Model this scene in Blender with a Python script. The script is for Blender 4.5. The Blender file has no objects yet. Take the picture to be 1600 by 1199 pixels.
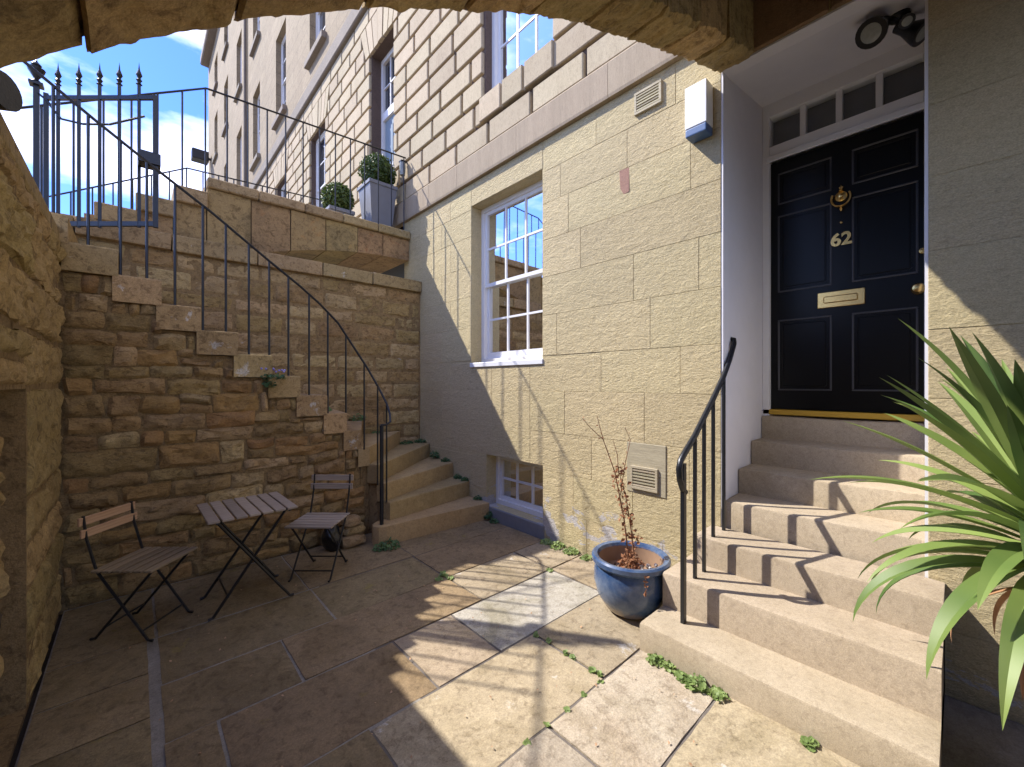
import bpy, bmesh, math, random
from mathutils import Vector, Matrix, noise as mnoise
R = math.radians
sc = bpy.context.scene
COL = sc.collection
rnd = random.Random(7)

# ------------------------------------------------------------ camera, sky, sun, exposure
cam = bpy.data.cameras.new('camera'); camo = bpy.data.objects.new('camera', cam); COL.objects.link(camo)
camo.location = (0, 0, 1.494); camo.rotation_euler = (R(90), 0, -R(42.5))
cam.sensor_width = 36; cam.lens = 36 * 641.6 / 1600; cam.clip_start = .02; cam.clip_end = 2000
sc.camera = camo
LIGHT = Vector((.53, -.77, -1.0)).normalized()          # the way sunlight travels
sun = bpy.data.lights.new('sun', 'SUN'); suno = bpy.data.objects.new('sun', sun); COL.objects.link(suno)
sun.energy = 2.05; sun.angle = R(.55); sun.color = (1, .95, .87)
suno.rotation_euler = LIGHT.to_track_quat('-Z', 'Y').to_euler(); suno.location = (-8, 12, 18)
world = bpy.data.worlds.new('World'); sc.world = world; world.use_nodes = True
wn, wl = world.node_tree.nodes, world.node_tree.links
wn.clear()
sky = wn.new('ShaderNodeTexSky'); sky.sky_type = 'NISHITA'; sky.sun_disc = False
sky.sun_elevation = math.asin(-LIGHT.z); sky.sun_rotation = math.atan2(-LIGHT.x, -LIGHT.y)
sky.air_density = 1.25; sky.dust_density = .3; sky.ozone_density = 3.0
geo = wn.new('ShaderNodeTexCoord'); mp = wn.new('ShaderNodeMapping'); mp.inputs['Scale'].default_value = (1.6, 1.6, 4.5)
cn = wn.new('ShaderNodeTexNoise'); cn.inputs['Scale'].default_value = 1.7; cn.inputs['Detail'].default_value = 7; cn.inputs['Roughness'].default_value = .55
cr = wn.new('ShaderNodeValToRGB'); cr.color_ramp.elements[0].position = .47; cr.color_ramp.elements[1].position = .8
cr.color_ramp.elements[1].color = (.6, .6, .6, 1); mp.inputs['Location'].default_value = (4.3, .9, 2.1)
mx = wn.new('ShaderNodeMixRGB'); mx.inputs['Color2'].default_value = (11.0, 10.2, 9.2, 1)
bg = wn.new('ShaderNodeBackground'); bg.inputs['Strength'].default_value = .15
wo = wn.new('ShaderNodeOutputWorld')
wl.new(geo.outputs['Generated'], mp.inputs['Vector']); wl.new(mp.outputs['Vector'], cn.inputs['Vector'])
wl.new(cn.outputs['Fac'], cr.inputs['Fac']); wl.new(cr.outputs['Color'], mx.inputs['Fac'])
hsv = wn.new('ShaderNodeMixRGB'); hsv.blend_type = 'MULTIPLY'; hsv.inputs['Fac'].default_value = 1; hsv.inputs['Color2'].default_value = (.19, .29, .57, 1)
wl.new(sky.outputs['Color'], hsv.inputs['Color1']); wl.new(hsv.outputs['Color'], mx.inputs['Color1']); wl.new(mx.outputs['Color'], bg.inputs['Color'])
wl.new(bg.outputs['Background'], wo.inputs['Surface'])
sc.view_settings.view_transform = 'Standard'; sc.view_settings.look = 'None'
sc.view_settings.exposure = 1.95; sc.view_settings.gamma = 1
sc.cycles.use_denoising = True
sc.cycles.max_bounces = 8; sc.cycles.diffuse_bounces = 5; sc.cycles.transparent_max_bounces = 12

# ------------------------------------------------------------ materials
def _nt(name):
    m = bpy.data.materials.new(name); m.use_nodes = True
    n, l = m.node_tree.nodes, m.node_tree.links
    return m, n, l, n['Principled BSDF']
def c4(c): return (c[0], c[1], c[2], 1)
def stone(name, c1, c2, stain=None, stain_amt=.5, scale=3.0, fine=60, bump=.5, dist=.006, rough=.9, vary=.25, stretch=(1, 1, 1),
          patch=None, patch_pos=.62, patch_scale=2.5, world=False, zmax=None, coarse=.5, speck=.3, pits=.35, grit=.4):
    """mottled stone: two tones, a stain colour, optional lichen or bare patches, relief at two sizes, each block its own tone"""
    m, n, l, b = _nt(name)
    tc = n.new('ShaderNodeTexCoord'); gp = n.new('ShaderNodeNewGeometry'); oi = n.new('ShaderNodeObjectInfo')
    vec = gp.outputs['Position'] if world else tc.outputs['Object']
    off = n.new('ShaderNodeVectorMath'); off.operation = 'ADD'
    mul = n.new('ShaderNodeVectorMath'); mul.operation = 'SCALE'; mul.inputs[0].default_value = (17, 31, 23)
    l.new(oi.outputs['Random'], mul.inputs['Scale'])
    l.new(vec, off.inputs[0])
    if not world: l.new(mul.outputs[0], off.inputs[1])
    st = n.new('ShaderNodeMapping'); st.inputs['Scale'].default_value = stretch; l.new(off.outputs[0], st.inputs['Vector'])
    V = st.outputs['Vector']
    def nz(sc_, det=5, ro=.6, dis=0):
        t = n.new('ShaderNodeTexNoise'); t.inputs['Scale'].default_value = sc_; t.inputs['Detail'].default_value = det
        t.inputs['Roughness'].default_value = ro; t.inputs['Distortion'].default_value = dis; l.new(V, t.inputs['Vector']); return t.outputs['Fac']
    def ramp(f, a, bb):
        t = n.new('ShaderNodeMapRange'); t.inputs['From Min'].default_value = a; t.inputs['From Max'].default_value = bb; l.new(f, t.inputs['Value']); return t.outputs['Result']
    def mix(f, a, bb, mode='MIX'):
        t = n.new('ShaderNodeMixRGB'); t.blend_type = mode
        for s, v in (('Fac', f), ('Color1', a), ('Color2', bb)):
            if isinstance(v, (int, float)): t.inputs[s].default_value = v
            elif isinstance(v, tuple): t.inputs[s].default_value = c4(v)
            else: l.new(v, t.inputs[s])
        return t.outputs['Color']
    big = nz(scale, 6, .65, .4)
    col = mix(ramp(big, .32, .68), c1, c2)
    if stain: 
        s = n.new('ShaderNodeMath'); s.operation = 'MULTIPLY'; s.inputs[1].default_value = stain_amt
        l.new(ramp(nz(scale * .6, 7, .7, .8), .48, .72), s.inputs[0]); col = mix(s.outputs[0], col, stain)
    if patch:
        pf = ramp(nz(patch_scale, 8, .7, .3), patch_pos, patch_pos + .04)
        if zmax is not None:
            sx = n.new('ShaderNodeSeparateXYZ'); l.new(gp.outputs['Position'], sx.inputs[0])
            zz = ramp(sx.outputs['Z'], zmax, zmax * .25)
            k = n.new('ShaderNodeMath'); k.operation = 'MULTIPLY'; l.new(pf, k.inputs[0]); l.new(zz, k.inputs[1]); pf = ramp(k.outputs[0], .25, .4)
        col = mix(pf, col, patch)
    fine_n = nz(fine, 8, .75)
    col = mix(pits, col, mix(ramp(nz(fine * .45, 6, .75, .6), .36, .5), (.42, .38, .34), (1, 1, 1)), 'MULTIPLY')
    col = mix(speck, col, mix(ramp(fine_n, .3, .7), (.25, .25, .25), (.75, .75, .75)), 'OVERLAY')
    col = mix(grit, col, mix(ramp(nz(fine * 3.2, 3, .8), .25, .75), (.12, .12, .12), (.88, .88, .88)), 'OVERLAY')
    v = n.new('ShaderNodeMapRange'); v.inputs['To Min'].default_value = 1 - vary; v.inputs['To Max'].default_value = 1 + vary; l.new(oi.outputs['Random'], v.inputs['Value'])
    hs = n.new('ShaderNodeHueSaturation'); l.new(v.outputs['Result'], hs.inputs['Value']); l.new(col, hs.inputs['Color'])
    h2 = n.new('ShaderNodeMath'); h2.operation = 'MULTIPLY_ADD'; h2.inputs[1].default_value = .03 * vary * 4; h2.inputs[2].default_value = .5 - .015 * vary * 4
    fr = n.new('ShaderNodeMath'); fr.operation = 'FRACT'; m7 = n.new('ShaderNodeMath'); m7.operation = 'MULTIPLY'; m7.inputs[1].default_value = 7.3
    l.new(oi.outputs['Random'], m7.inputs[0]); l.new(m7.outputs[0], fr.inputs[0]); l.new(fr.outputs[0], h2.inputs[0]); l.new(h2.outputs[0], hs.inputs['Hue'])
    l.new(hs.outputs['Color'], b.inputs['Base Color']); b.inputs['Roughness'].default_value = rough
    hsum = n.new('ShaderNodeMath'); hsum.operation = 'MULTIPLY_ADD'; hsum.inputs[1].default_value = coarse
    l.new(nz(fine * .22, 5, .6, .5), hsum.inputs[0]); l.new(fine_n, hsum.inputs[2])
    bp = n.new('ShaderNodeBump'); bp.inputs['Strength'].default_value = bump; bp.inputs['Distance'].default_value = dist
    l.new(hsum.outputs[0], bp.inputs['Height']); l.new(bp.outputs['Normal'], b.inputs['Normal'])
    return m
def plain(name, c, rough=.5, metal=0, bump=0, scale=40, vary=0, spec=.5, coat=0):
    m, n, l, b = _nt(name)
    b.inputs['Roughness'].default_value = rough; b.inputs['Metallic'].default_value = metal
    b.inputs['Specular IOR Level'].default_value = spec; b.inputs['Coat Weight'].default_value = coat; b.inputs['Coat Roughness'].default_value = .08
    tc = n.new('ShaderNodeTexCoord'); t = n.new('ShaderNodeTexNoise'); t.inputs['Scale'].default_value = scale; t.inputs['Detail'].default_value = 5
    l.new(tc.outputs['Object'], t.inputs['Vector'])
    mr = n.new('ShaderNodeMapRange'); mr.inputs['To Min'].default_value = 1 - vary; mr.inputs['To Max'].default_value = 1 + vary
    l.new(t.outputs['Fac'], mr.inputs['Value'])
    hs = n.new('ShaderNodeHueSaturation'); hs.inputs['Color'].default_value = c4(c); l.new(mr.outputs['Result'], hs.inputs['Value'])
    l.new(hs.outputs['Color'], b.inputs['Base Color'])
    if bump:
        bp = n.new('ShaderNodeBump'); bp.inputs['Strength'].default_value = bump; bp.inputs['Distance'].default_value = .003
        l.new(t.outputs['Fac'], bp.inputs['Height']); l.new(bp.outputs['Normal'], b.inputs['Normal'])
    return m
def wood(name, c1, c2):
    m, n, l, b = _nt(name)
    tc = n.new('ShaderNodeTexCoord'); mpn = n.new('ShaderNodeMapping'); mpn.inputs['Scale'].default_value = (3, 60, 60)
    oi = n.new('ShaderNodeObjectInfo'); t = n.new('ShaderNodeTexNoise'); t.inputs['Scale'].default_value = 1.5; t.inputs['Detail'].default_value = 6
    l.new(tc.outputs['Object'], mpn.inputs['Vector']); l.new(mpn.outputs['Vector'], t.inputs['Vector'])
    mxn = n.new('ShaderNodeMixRGB'); mxn.inputs['Color1'].default_value = c4(c1); mxn.inputs['Color2'].default_value = c4(c2)
    mr = n.new('ShaderNodeMapRange'); mr.inputs['From Min'].default_value = .35; mr.inputs['From Max'].default_value = .65
    l.new(t.outputs['Fac'], mr.inputs['Value']); l.new(mr.outputs['Result'], mxn.inputs['Fac'])
    v = n.new('ShaderNodeMapRange'); v.inputs['To Min'].default_value = .8; v.inputs['To Max'].default_value = 1.2; l.new(oi.outputs['Random'], v.inputs['Value'])
    hs = n.new('ShaderNodeHueSaturation'); l.new(mxn.outputs['Color'], hs.inputs['Color']); l.new(v.outputs['Result'], hs.inputs['Value'])
    l.new(hs.outputs['Color'], b.inputs['Base Color']); b.inputs['Roughness'].default_value = .7
    return m
def glass(name, tint, ior=1.5):
    m = bpy.data.materials.new(name); m.use_nodes = True; n, l = m.node_tree.nodes, m.node_tree.links; n.clear()
    o = n.new('ShaderNodeOutputMaterial'); tr = n.new('ShaderNodeBsdfTransparent'); tr.inputs['Color'].default_value = c4(tint)
    g = n.new('ShaderNodeBsdfGlossy'); g.inputs['Roughness'].default_value = .02; f = n.new('ShaderNodeFresnel'); f.inputs['IOR'].default_value = ior
    ms = n.new('ShaderNodeMixShader'); l.new(f.outputs[0], ms.inputs[0]); l.new(tr.outputs[0], ms.inputs[1]); l.new(g.outputs[0], ms.inputs[2]); l.new(ms.outputs[0], o.inputs['Surface'])
    return m
def leafm(name, c1, c2, rough=.45, trans=.25, scale=8):
    m, n, l, b = _nt(name)
    tc = n.new('ShaderNodeTexCoord'); t = n.new('ShaderNodeTexNoise'); t.inputs['Scale'].default_value = scale; l.new(tc.outputs['Object'], t.inputs['Vector'])
    oi = n.new('ShaderNodeObjectInfo'); ad = n.new('ShaderNodeMath'); ad.operation = 'MULTIPLY_ADD'; ad.inputs[1].default_value = .5; 
    l.new(oi.outputs['Random'], ad.inputs[0]); l.new(t.outputs['Fac'], ad.inputs[2])
    mr = n.new('ShaderNodeMapRange'); mr.inputs['From Min'].default_value = .4; mr.inputs['From Max'].default_value = 1.0; l.new(ad.outputs[0], mr.inputs['Value'])
    mxn = n.new('ShaderNodeMixRGB'); mxn.inputs['Color1'].default_value = c4(c1); mxn.inputs['Color2'].default_value = c4(c2); l.new(mr.outputs['Result'], mxn.inputs['Fac'])
    l.new(mxn.outputs['Color'], b.inputs['Base Color']); b.inputs['Roughness'].default_value = rough
    tl = n.new('ShaderNodeBsdfTranslucent'); l.new(mxn.outputs['Color'], tl.inputs['Color'])
    ms = n.new('ShaderNodeMixShader'); ms.inputs[0].default_value = trans; out = n['Material Output']
    l.new(b.outputs[0], ms.inputs[1]); l.new(tl.outputs[0], ms.inputs[2]); l.new(ms.outputs[0], out.inputs['Surface'])
    return m

M = {}
M['yellow'] = stone('yellow_painted_stone', (.54, .44, .25), (.49, .40, .225), (.44, .36, .21), .5, 1.3, 62, 1, .013, .92, .05, (1, .6, 1.15),
                    patch=(.46, .43, .41), patch_pos=.56, patch_scale=3.2, world=True, zmax=.55, coarse=1.2, speck=.25, pits=.2, grit=.45)
M['ashlar'] = stone('rusticated_ashlar', (0.470, 0.383, 0.254), (0.430, 0.344, 0.224), (0.360, 0.281, 0.176), .75, 1.6, 70, .3, .003, .9, .10, (1, 1.6, .7), speck=.18)
M['joint'] = stone('soot_and_shadow_joint', (.12, .085, .062), (.085, .06, .042), None, 0, 2, 60, .3, .003, world=True)  # soot plus the shadow of the V-joints, both put into this dark colour
M['string'] = stone('string_course_stone', (0.360, 0.286, 0.194), (0.310, 0.242, 0.163), (0.240, 0.189, 0.125), .6, 2, 60, .3, .003, .9, .06, (1, 6, .6), speck=.2)
M['upper'] = stone('droved_ashlar', (0.360, 0.276, 0.176), (0.310, 0.238, 0.146), (0.260, 0.199, 0.125), .5, .5, 14, .3, .004, .9, 0, (1, 1, 1), world=True, speck=.2)
def coursed(m, w, h, dark):
    n, l = m.node_tree.nodes, m.node_tree.links; b = n['Principled BSDF']; src = b.inputs['Base Color'].links[0].from_socket
    g = n.new('ShaderNodeNewGeometry'); sp = n.new('ShaderNodeSeparateXYZ'); cb = n.new('ShaderNodeCombineXYZ'); l.new(g.outputs['Position'], sp.inputs[0]); l.new(sp.outputs['Y'], cb.inputs['X']); l.new(sp.outputs['Z'], cb.inputs['Y'])
    t = n.new('ShaderNodeTexBrick'); t.inputs['Scale'].default_value = 1; t.inputs['Brick Width'].default_value = w; t.inputs['Row Height'].default_value = h; t.inputs['Mortar Size'].default_value = .008
    t.inputs['Color1'].default_value = (1, 1, 1, 1); t.inputs['Color2'].default_value = (.86, .85, .84, 1); t.inputs['Mortar'].default_value = (dark, dark, dark, 1); l.new(cb.outputs[0], t.inputs['Vector'])
    mm = n.new('ShaderNodeMixRGB'); mm.blend_type = 'MULTIPLY'; mm.inputs['Fac'].default_value = 1; l.new(src, mm.inputs['Color1']); l.new(t.outputs['Color'], mm.inputs['Color2']); l.new(mm.outputs[0], b.inputs['Base Color'])
coursed(M['upper'], .75, .31, .6)
M['sill'] = stone('weathered_sill', (.25, .205, .165), (.2, .165, .135), None, 0, 2, 50, .3, .003)
M['rubble'] = stone('rubble_stone', (0.309, 0.202, 0.081), (0.391, 0.264, 0.111), (0.175, 0.110, 0.044), .8, 5, 45, 1, .014, .92, .14, (1, 1, 1.6), patch=(.40, .34, .27), patch_pos=.69, patch_scale=5, coarse=.9, pits=.85)
M['rubble_light'] = stone('rubble_stone_pale', (0.484, 0.346, 0.170), (0.391, 0.269, 0.122), (0.227, 0.149, 0.067), .7, 5, 45, 1, .012, .92, .14, (1, 1, 1.6), patch=(.44, .38, .31), patch_pos=.67, patch_scale=5, coarse=.9, pits=.85)
M['rubble_warm'] = stone('rubble_stone_orange', (0.412, 0.245, 0.089), (0.340, 0.202, 0.078), (0.175, 0.110, 0.044), .7, 5, 45, 1, .014, .92, .12, (1, 1, 1.6), patch=(.40, .31, .2), patch_pos=.68, patch_scale=5, coarse=.9, pits=.6)
M['mortar'] = stone('earthy_mortar', (0.258, 0.168, 0.073), (0.330, 0.221, 0.100), (0.154, 0.101, 0.044), .6, 4, 45, 1, .014, .95, 0, world=True, coarse=.9, pits=.85)
M['retain'] = stone('smeared_retaining_stone', (0.381, 0.269, 0.107), (0.464, 0.331, 0.141), (0.247, 0.168, 0.070), .6, 2.6, 30, 1, .016, .93, .14, (1, 1, .8), patch=(.40, .33, .22), patch_pos=.68, patch_scale=4, coarse=1, pits=.85)
M['retain_dark'] = stone('dark_infill_stone', (.11, .08, .055), (.17, .125, .085), (.05, .038, .03), .6, 4, 30, 1, .016, .93, .3, patch=(.3, .27, .22), patch_pos=.7, patch_scale=4, coarse=1, pits=.85)  # much darker tone than the wall stones around the infill
M['coping'] = stone('lichened_coping', (0.340, 0.240, 0.115), (0.402, 0.288, 0.141), (0.206, 0.149, 0.067), .6, 3, 45, .7, .007, .92, .12, patch=(.52, .48, .41), patch_pos=.64, patch_scale=7, coarse=.6, pits=.85)
M['stair'] = stone('worn_stair_stone', (0.371, 0.254, 0.118), (0.443, 0.312, 0.152), (0.247, 0.168, 0.074), .6, 3, 50, .5, .005, .88, .12, coarse=.5)
M['stairend'] = stone('lichened_stair_block', (0.371, 0.254, 0.111), (0.433, 0.302, 0.141), (0.237, 0.163, 0.067), .6, 4, 45, .7, .007, .9, .15, patch=(.55, .50, .42), patch_pos=.6, patch_scale=6, coarse=.7, pits=.85)
M['doorstep'] = stone('buff_sandstone_step', (.385, .31, .215), (.43, .35, .25), (.28, .22, .14), .6, 2.6, 70, .4, .004, .85, .06, patch=(.30, .28, .15), patch_pos=.66, patch_scale=2.2, speck=.25, pits=.3)
M['voussoir'] = stone('mossy_arch_stone', (0.412, 0.283, 0.111), (0.494, 0.346, 0.148), (0.227, 0.173, 0.048), .75, 3, 34, .9, .012, .92, .16, patch=(.11, .09, .05), patch_pos=.68, patch_scale=6, coarse=.9, pits=.85)
M['deck'] = stone('dark_platform_stone', (.17, .115, .07), (.25, .17, .10), (.09, .065, .04), .6, 3, 34, .8, .010, .92, .15, pits=.85)
M['brownwall'] = stone('bare_brown_stone', (.22, .14, .075), (.30, .195, .105), (.10, .075, .055), .7, 3, 34, .9, .010, .92, .15)
M['platt'] = stone('stained_platform_stone', (0.433, 0.288, 0.122), (0.360, 0.240, 0.104), (0.093, 0.067, 0.037), .8, 2.4, 40, .6, .007, .92, .22, patch=(.42, .24, .09), patch_pos=.62, patch_scale=2.6, pits=.85)
for nm, a, b_ in (('slab_brown_shaded', (.29, .21, .11), (.20, .145, .078)), ('slab_buff_sunlit', (.40, .32, .215), (.33, .26, .17)), ('slab_grey', (.45, .41, .35), (.39, .35, .295)), ('slab_rough', (.38, .30, .22), (.45, .38, .295))):  # brown and buff differ as shaded and sunlit paving, painted into the colour
    M[nm] = stone(nm, a, b_, (a[0] * .5, a[1] * .47, a[2] * .36), .85, 2.8, 42,   .55 if nm != 'slab_rough' else .7, .006 if nm != 'slab_rough' else .010, .86, .13,
                  patch=(.24, .18, .06) if nm == 'slab_brown_shaded' else (.5, .45, .39), patch_pos=.63, patch_scale=3.5, coarse=.9, pits=.6)
M['pointing'] = stone('grey_pointing', (.10, .085, .07), (.16, .14, .12), None, 0, 5, 50, .6, .006, world=True)
M['pointing_pale'] = stone('pale_lime_pointing', (.30, .27, .235), (.22, .195, .165), (.14, .12, .1), .5, 5, 50, .6, .006, world=True)
M['soil'] = stone('dark_damp_soil', (.045, .035, .027), (.07, .055, .04), (.03, .024, .02), .5, 6, 60, 1, .012, .95, 0, world=True, patch=(.16, .13, .10), patch_pos=.72, patch_scale=18)
M['road'] = stone('street_paving', (.2, .18, .16), (.16, .145, .13), None, 0, 2, 40, .3, .004, world=True)
M['brick'] = stone('red_brick', (.36, .20, .14), (.31, .18, .125), None, 0, 8, 70, .5, .004)
M['ventpatch'] = stone('grey_render_patch', (.40, .345, .235), (.36, .31, .21), None, 0, 3, 60, .5, .004, stretch=(1, .1, 3))
M['white'] = plain('white_paint', (.74, .735, .74), .5, 0, .15, 6, .04)
M['reveal'] = plain('white_painted_reveal', (.70, .68, .69), .75, 0, .35, 9, .05)
M['black_paint'] = plain('black_gloss_paint', (.006, .006, .006), .28, 0, .05, 6, .1, .18, 0)
M['door_line'] = plain('scuffed_panel_edge', (.05, .05, .055), .3)
M['iron'] = plain('black_painted_iron', (.012, .013, .016), .35, 0, .3, 90, .3)
M['brass'] = plain('polished_brass', (.70, .46, .16), .25, 1, .1, 60, .1)
M['ochre'] = plain('ochre_threshold', (.50, .30, .03), .5)
M['lead'] = plain('grey_blue_sill_paint', (.20, .20, .21), .7, 0, .4, 20, .15)
M['bluebox'] = plain('blue_plastic', (.06, .12, .26), .4)
M['whitebox'] = plain('white_plastic', (.80, .80, .80), .4)
M['planter'] = plain('grey_zinc_planter', (.20, .205, .23), .55, 0, .2, 12, .12)
M['chairmetal'] = plain('black_powder_coat', (.010, .010, .011), .45, 0, .2, 90, .1)
M['wood_pale'] = wood('pale_acacia', (.40, .23, .12), (.50, .31, .18)); M['wood_grey'] = wood('weathered_acacia', (.30, .235, .175), (.40, .32, .24)); M['wood_seat'] = wood('worn_seat_acacia', (.20, .145, .08), (.29, .22, .13))
M['pane'] = glass('window_glass', (.86, .88, .88)); M['pane_dark'] = plain('dark_far_glass', (.03, .035, .045), .05, 0, 0, 3, .4, .8)
M['room'] = plain('dim_room', (.12, .115, .11), .9); M['curtain'] = plain('white_curtain', (.75, .75, .76), .9, 0, 0, 3, .1); M['blind'] = plain('grey_blind', (.62, .61, .60), .9)
M['doorblue'] = plain('slate_blue_paint', (.22, .28, .33), .4); M['roof'] = plain('slate', (.07, .075, .085), .6)
M['stem'] = plain('dry_stem', (.26, .13, .07), .8); M['dry'] = leafm('dry_leaf', (.30, .13, .06), (.46, .25, .13), .8, .15)
M['yucca'] = leafm('yucca_leaf', (.07, .14, .03), (.25, .33, .085), .5, .25, 3); M['yuccastem'] = plain('yucca_bark', (.16, .12, .08), .9, 0, .8, 30, .3)
M['box'] = leafm('box_leaf', (.045, .085, .015), (.13, .18, .035), .5, .2); M['weed'] = leafm('weed_leaf', (.11, .19, .05), (.25, .33, .10), .55, .25); M['weeddark'] = leafm('ivy_leaf', (.045, .11, .035), (.11, .19, .06), .5, .2)
M['flower'] = plain('mauve_petal', (.28, .25, .60), .7); M['blackbag'] = plain('black_plastic', (.012, .012, .014), .25, 0, .6, 25, .2)
M['lampglass'] = plain('lamp_lens', (.30, .32, .30), .12, 0, .4, 60, .2); M['whitestone'] = plain('white_pebbles', (.62, .58, .54), .9, 0, .5, 60, .2)
def pot_mat():
    m, n, l, b = _nt('blue_glazed_pot')
    tc = n.new('ShaderNodeTexCoord'); t = n.new('ShaderNodeTexNoise'); t.inputs['Scale'].default_value = 5; t.inputs['Detail'].default_value = 7; t.inputs['Roughness'].default_value = .7
    l.new(tc.outputs['Object'], t.inputs['Vector']); sx = n.new('ShaderNodeSeparateXYZ'); l.new(tc.outputs['Object'], sx.inputs[0])
    mr = n.new('ShaderNodeMapRange'); mr.inputs['From Min'].default_value = .05; mr.inputs['From Max'].default_value = -.17; l.new(sx.outputs['Z'], mr.inputs['Value'])
    s = n.new('ShaderNodeMath'); s.operation = 'MULTIPLY'; l.new(mr.outputs[0], s.inputs[0]); l.new(t.outputs['Fac'], s.inputs[1])
    r2 = n.new('ShaderNodeMapRange'); r2.inputs['From Min'].default_value = .34; r2.inputs['From Max'].default_value = .52; l.new(s.outputs[0], r2.inputs['Value'])
    c = n.new('ShaderNodeMixRGB'); c.inputs['Color1'].default_value = (.024, .06, .155, 1); c.inputs['Color2'].default_value = (.13, .18, .27, 1); pr = n.new('ShaderNodeMapRange'); pr.inputs['From Min'].default_value = .38; pr.inputs['From Max'].default_value = .68; l.new(t.outputs['Fac'], pr.inputs['Value']); l.new(pr.outputs['Result'], c.inputs['Fac'])
    d = n.new('ShaderNodeMixRGB'); d.inputs['Color2'].default_value = (.20, .15, .12, 1); l.new(r2.outputs[0], d.inputs['Fac']); l.new(c.outputs[0], d.inputs['Color1'])
    l.new(d.outputs[0], b.inputs['Base Color']); b.inputs['Roughness'].default_value = .22; b.inputs['Coat Weight'].default_value = .3
    return m
M['pot'] = pot_mat(); M['potin'] = plain('terracotta_inside', (.30, .19, .12), .85, 0, .3, 20, .2)

# ------------------------------------------------------------ mesh helpers
ORG = {}
def add(name, bm, mat, parent=None, smooth=False, keep=False):
    """links a bmesh (in its thing's coordinates) as one object whose origin is its middle; parent may be a thing or a part"""
    if isinstance(bm, bmesh.types.BMesh):
        me = bpy.data.meshes.new(name)
        lo = Vector([min(v.co[i] for v in bm.verts) for i in range(3)]); hi = Vector([max(v.co[i] for v in bm.verts) for i in range(3)])
        c = (lo + hi) / 2
        if keep: c = Vector((0, 0, 0))
        bmesh.ops.translate(bm, verts=bm.verts, vec=-c)
        bm.to_mesh(me); bm.free()
    me.materials.append(M[mat] if isinstance(mat, str) else mat)
    if smooth:
        for p in me.polygons: p.use_smooth = True
        me.set_sharp_from_angle(angle=R(38))
    o = bpy.data.objects.new(name, me); COL.objects.link(o)
    ORG[o] = c
    if parent: o.parent = parent; o.location = c - ORG[parent]
    else: o.location = c
    return o
def thing(name, label, cat, loc=(0, 0, 0), rz=0, group=None, local=False):
    o = bpy.data.objects.new(name, None); COL.objects.link(o); o.location = loc; o.rotation_euler = (0, 0, rz); o.empty_display_size = .1
    ORG[o] = Vector((0, 0, 0)) if local else Vector(loc)
    return tag(o, label, cat, group)
def tag(o, label=None, cat=None, group=None, kind=None):
    if label: o['label'] = label
    if cat: o['category'] = cat
    if group: o['group'] = group
    if kind: o['kind'] = kind
    return o
def B(): return bmesh.new()
def box(bm, x0, x1, y0, y1, z0, z1, bev=0, jit=0, seg=1):
    vs = [bm.verts.new((x, y, z)) for z in (z0, z1) for y in (y0, y1) for x in (x0, x1)]
    if jit:
        for v in vs: v.co += Vector((rnd.uniform(-jit, jit), rnd.uniform(-jit, jit), rnd.uniform(-jit, jit)))
    fs = [bm.faces.new([vs[i] for i in q]) for q in ((0, 2, 3, 1), (4, 5, 7, 6), (0, 1, 5, 4), (2, 6, 7, 3), (0, 4, 6, 2), (1, 3, 7, 5))]
    if bev:
        es = list({e for f in fs for e in f.edges})
        bmesh.ops.bevel(bm, geom=es, offset=bev, segments=seg, affect='EDGES', profile=.6)
    return vs
def bx(*a, **k): bm = B(); box(bm, *a, **k); return bm
def prism(bm, poly, z0, z1, bev=0):
    """vertical prism on a plan polygon (anticlockwise)"""
    lo = [bm.verts.new((p[0], p[1], z0)) for p in poly]; hi = [bm.verts.new((p[0], p[1], z1)) for p in poly]
    n = len(poly); fs = [bm.faces.new(lo[::-1]), bm.faces.new(hi)]
    fs += [bm.faces.new((lo[i], lo[(i + 1) % n], hi[(i + 1) % n], hi[i])) for i in range(n)]
    if bev: bmesh.ops.bevel(bm, geom=list(fs[1].edges), offset=bev, segments=2, affect='EDGES', profile=.6)
    return bm
def tube(bm, pts, r, n=8, r1=None, flat=None):
    pts = [Vector(p) for p in pts]; rings = []
    up0 = None
    for i, p in enumerate(pts):
        t = (pts[min(i + 1, len(pts) - 1)] - pts[max(i - 1, 0)]).normalized()
        ref = up0 if up0 is not None else (Vector((0, 0, 1)) if abs(t.z) < .9 else Vector((0, 1, 0)))
        a = t.cross(ref).normalized(); b = a.cross(t).normalized(); up0 = b
        rr = r if r1 is None else r + (r1 - r) * i / (len(pts) - 1)
        ph = math.pi / 4 if n == 4 else 0
        rings.append([bm.verts.new(p + (a * math.cos(2 * math.pi * k / n + ph) + b * math.sin(2 * math.pi * k / n + ph)) * rr) for k in range(n)])
    for A, Bq in zip(rings, rings[1:]):
        for k in range(n): bm.faces.new((A[k], A[(k + 1) % n], Bq[(k + 1) % n], Bq[k]))
    bm.faces.new(rings[0][::-1]); bm.faces.new(rings[-1])
    return bm
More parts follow.
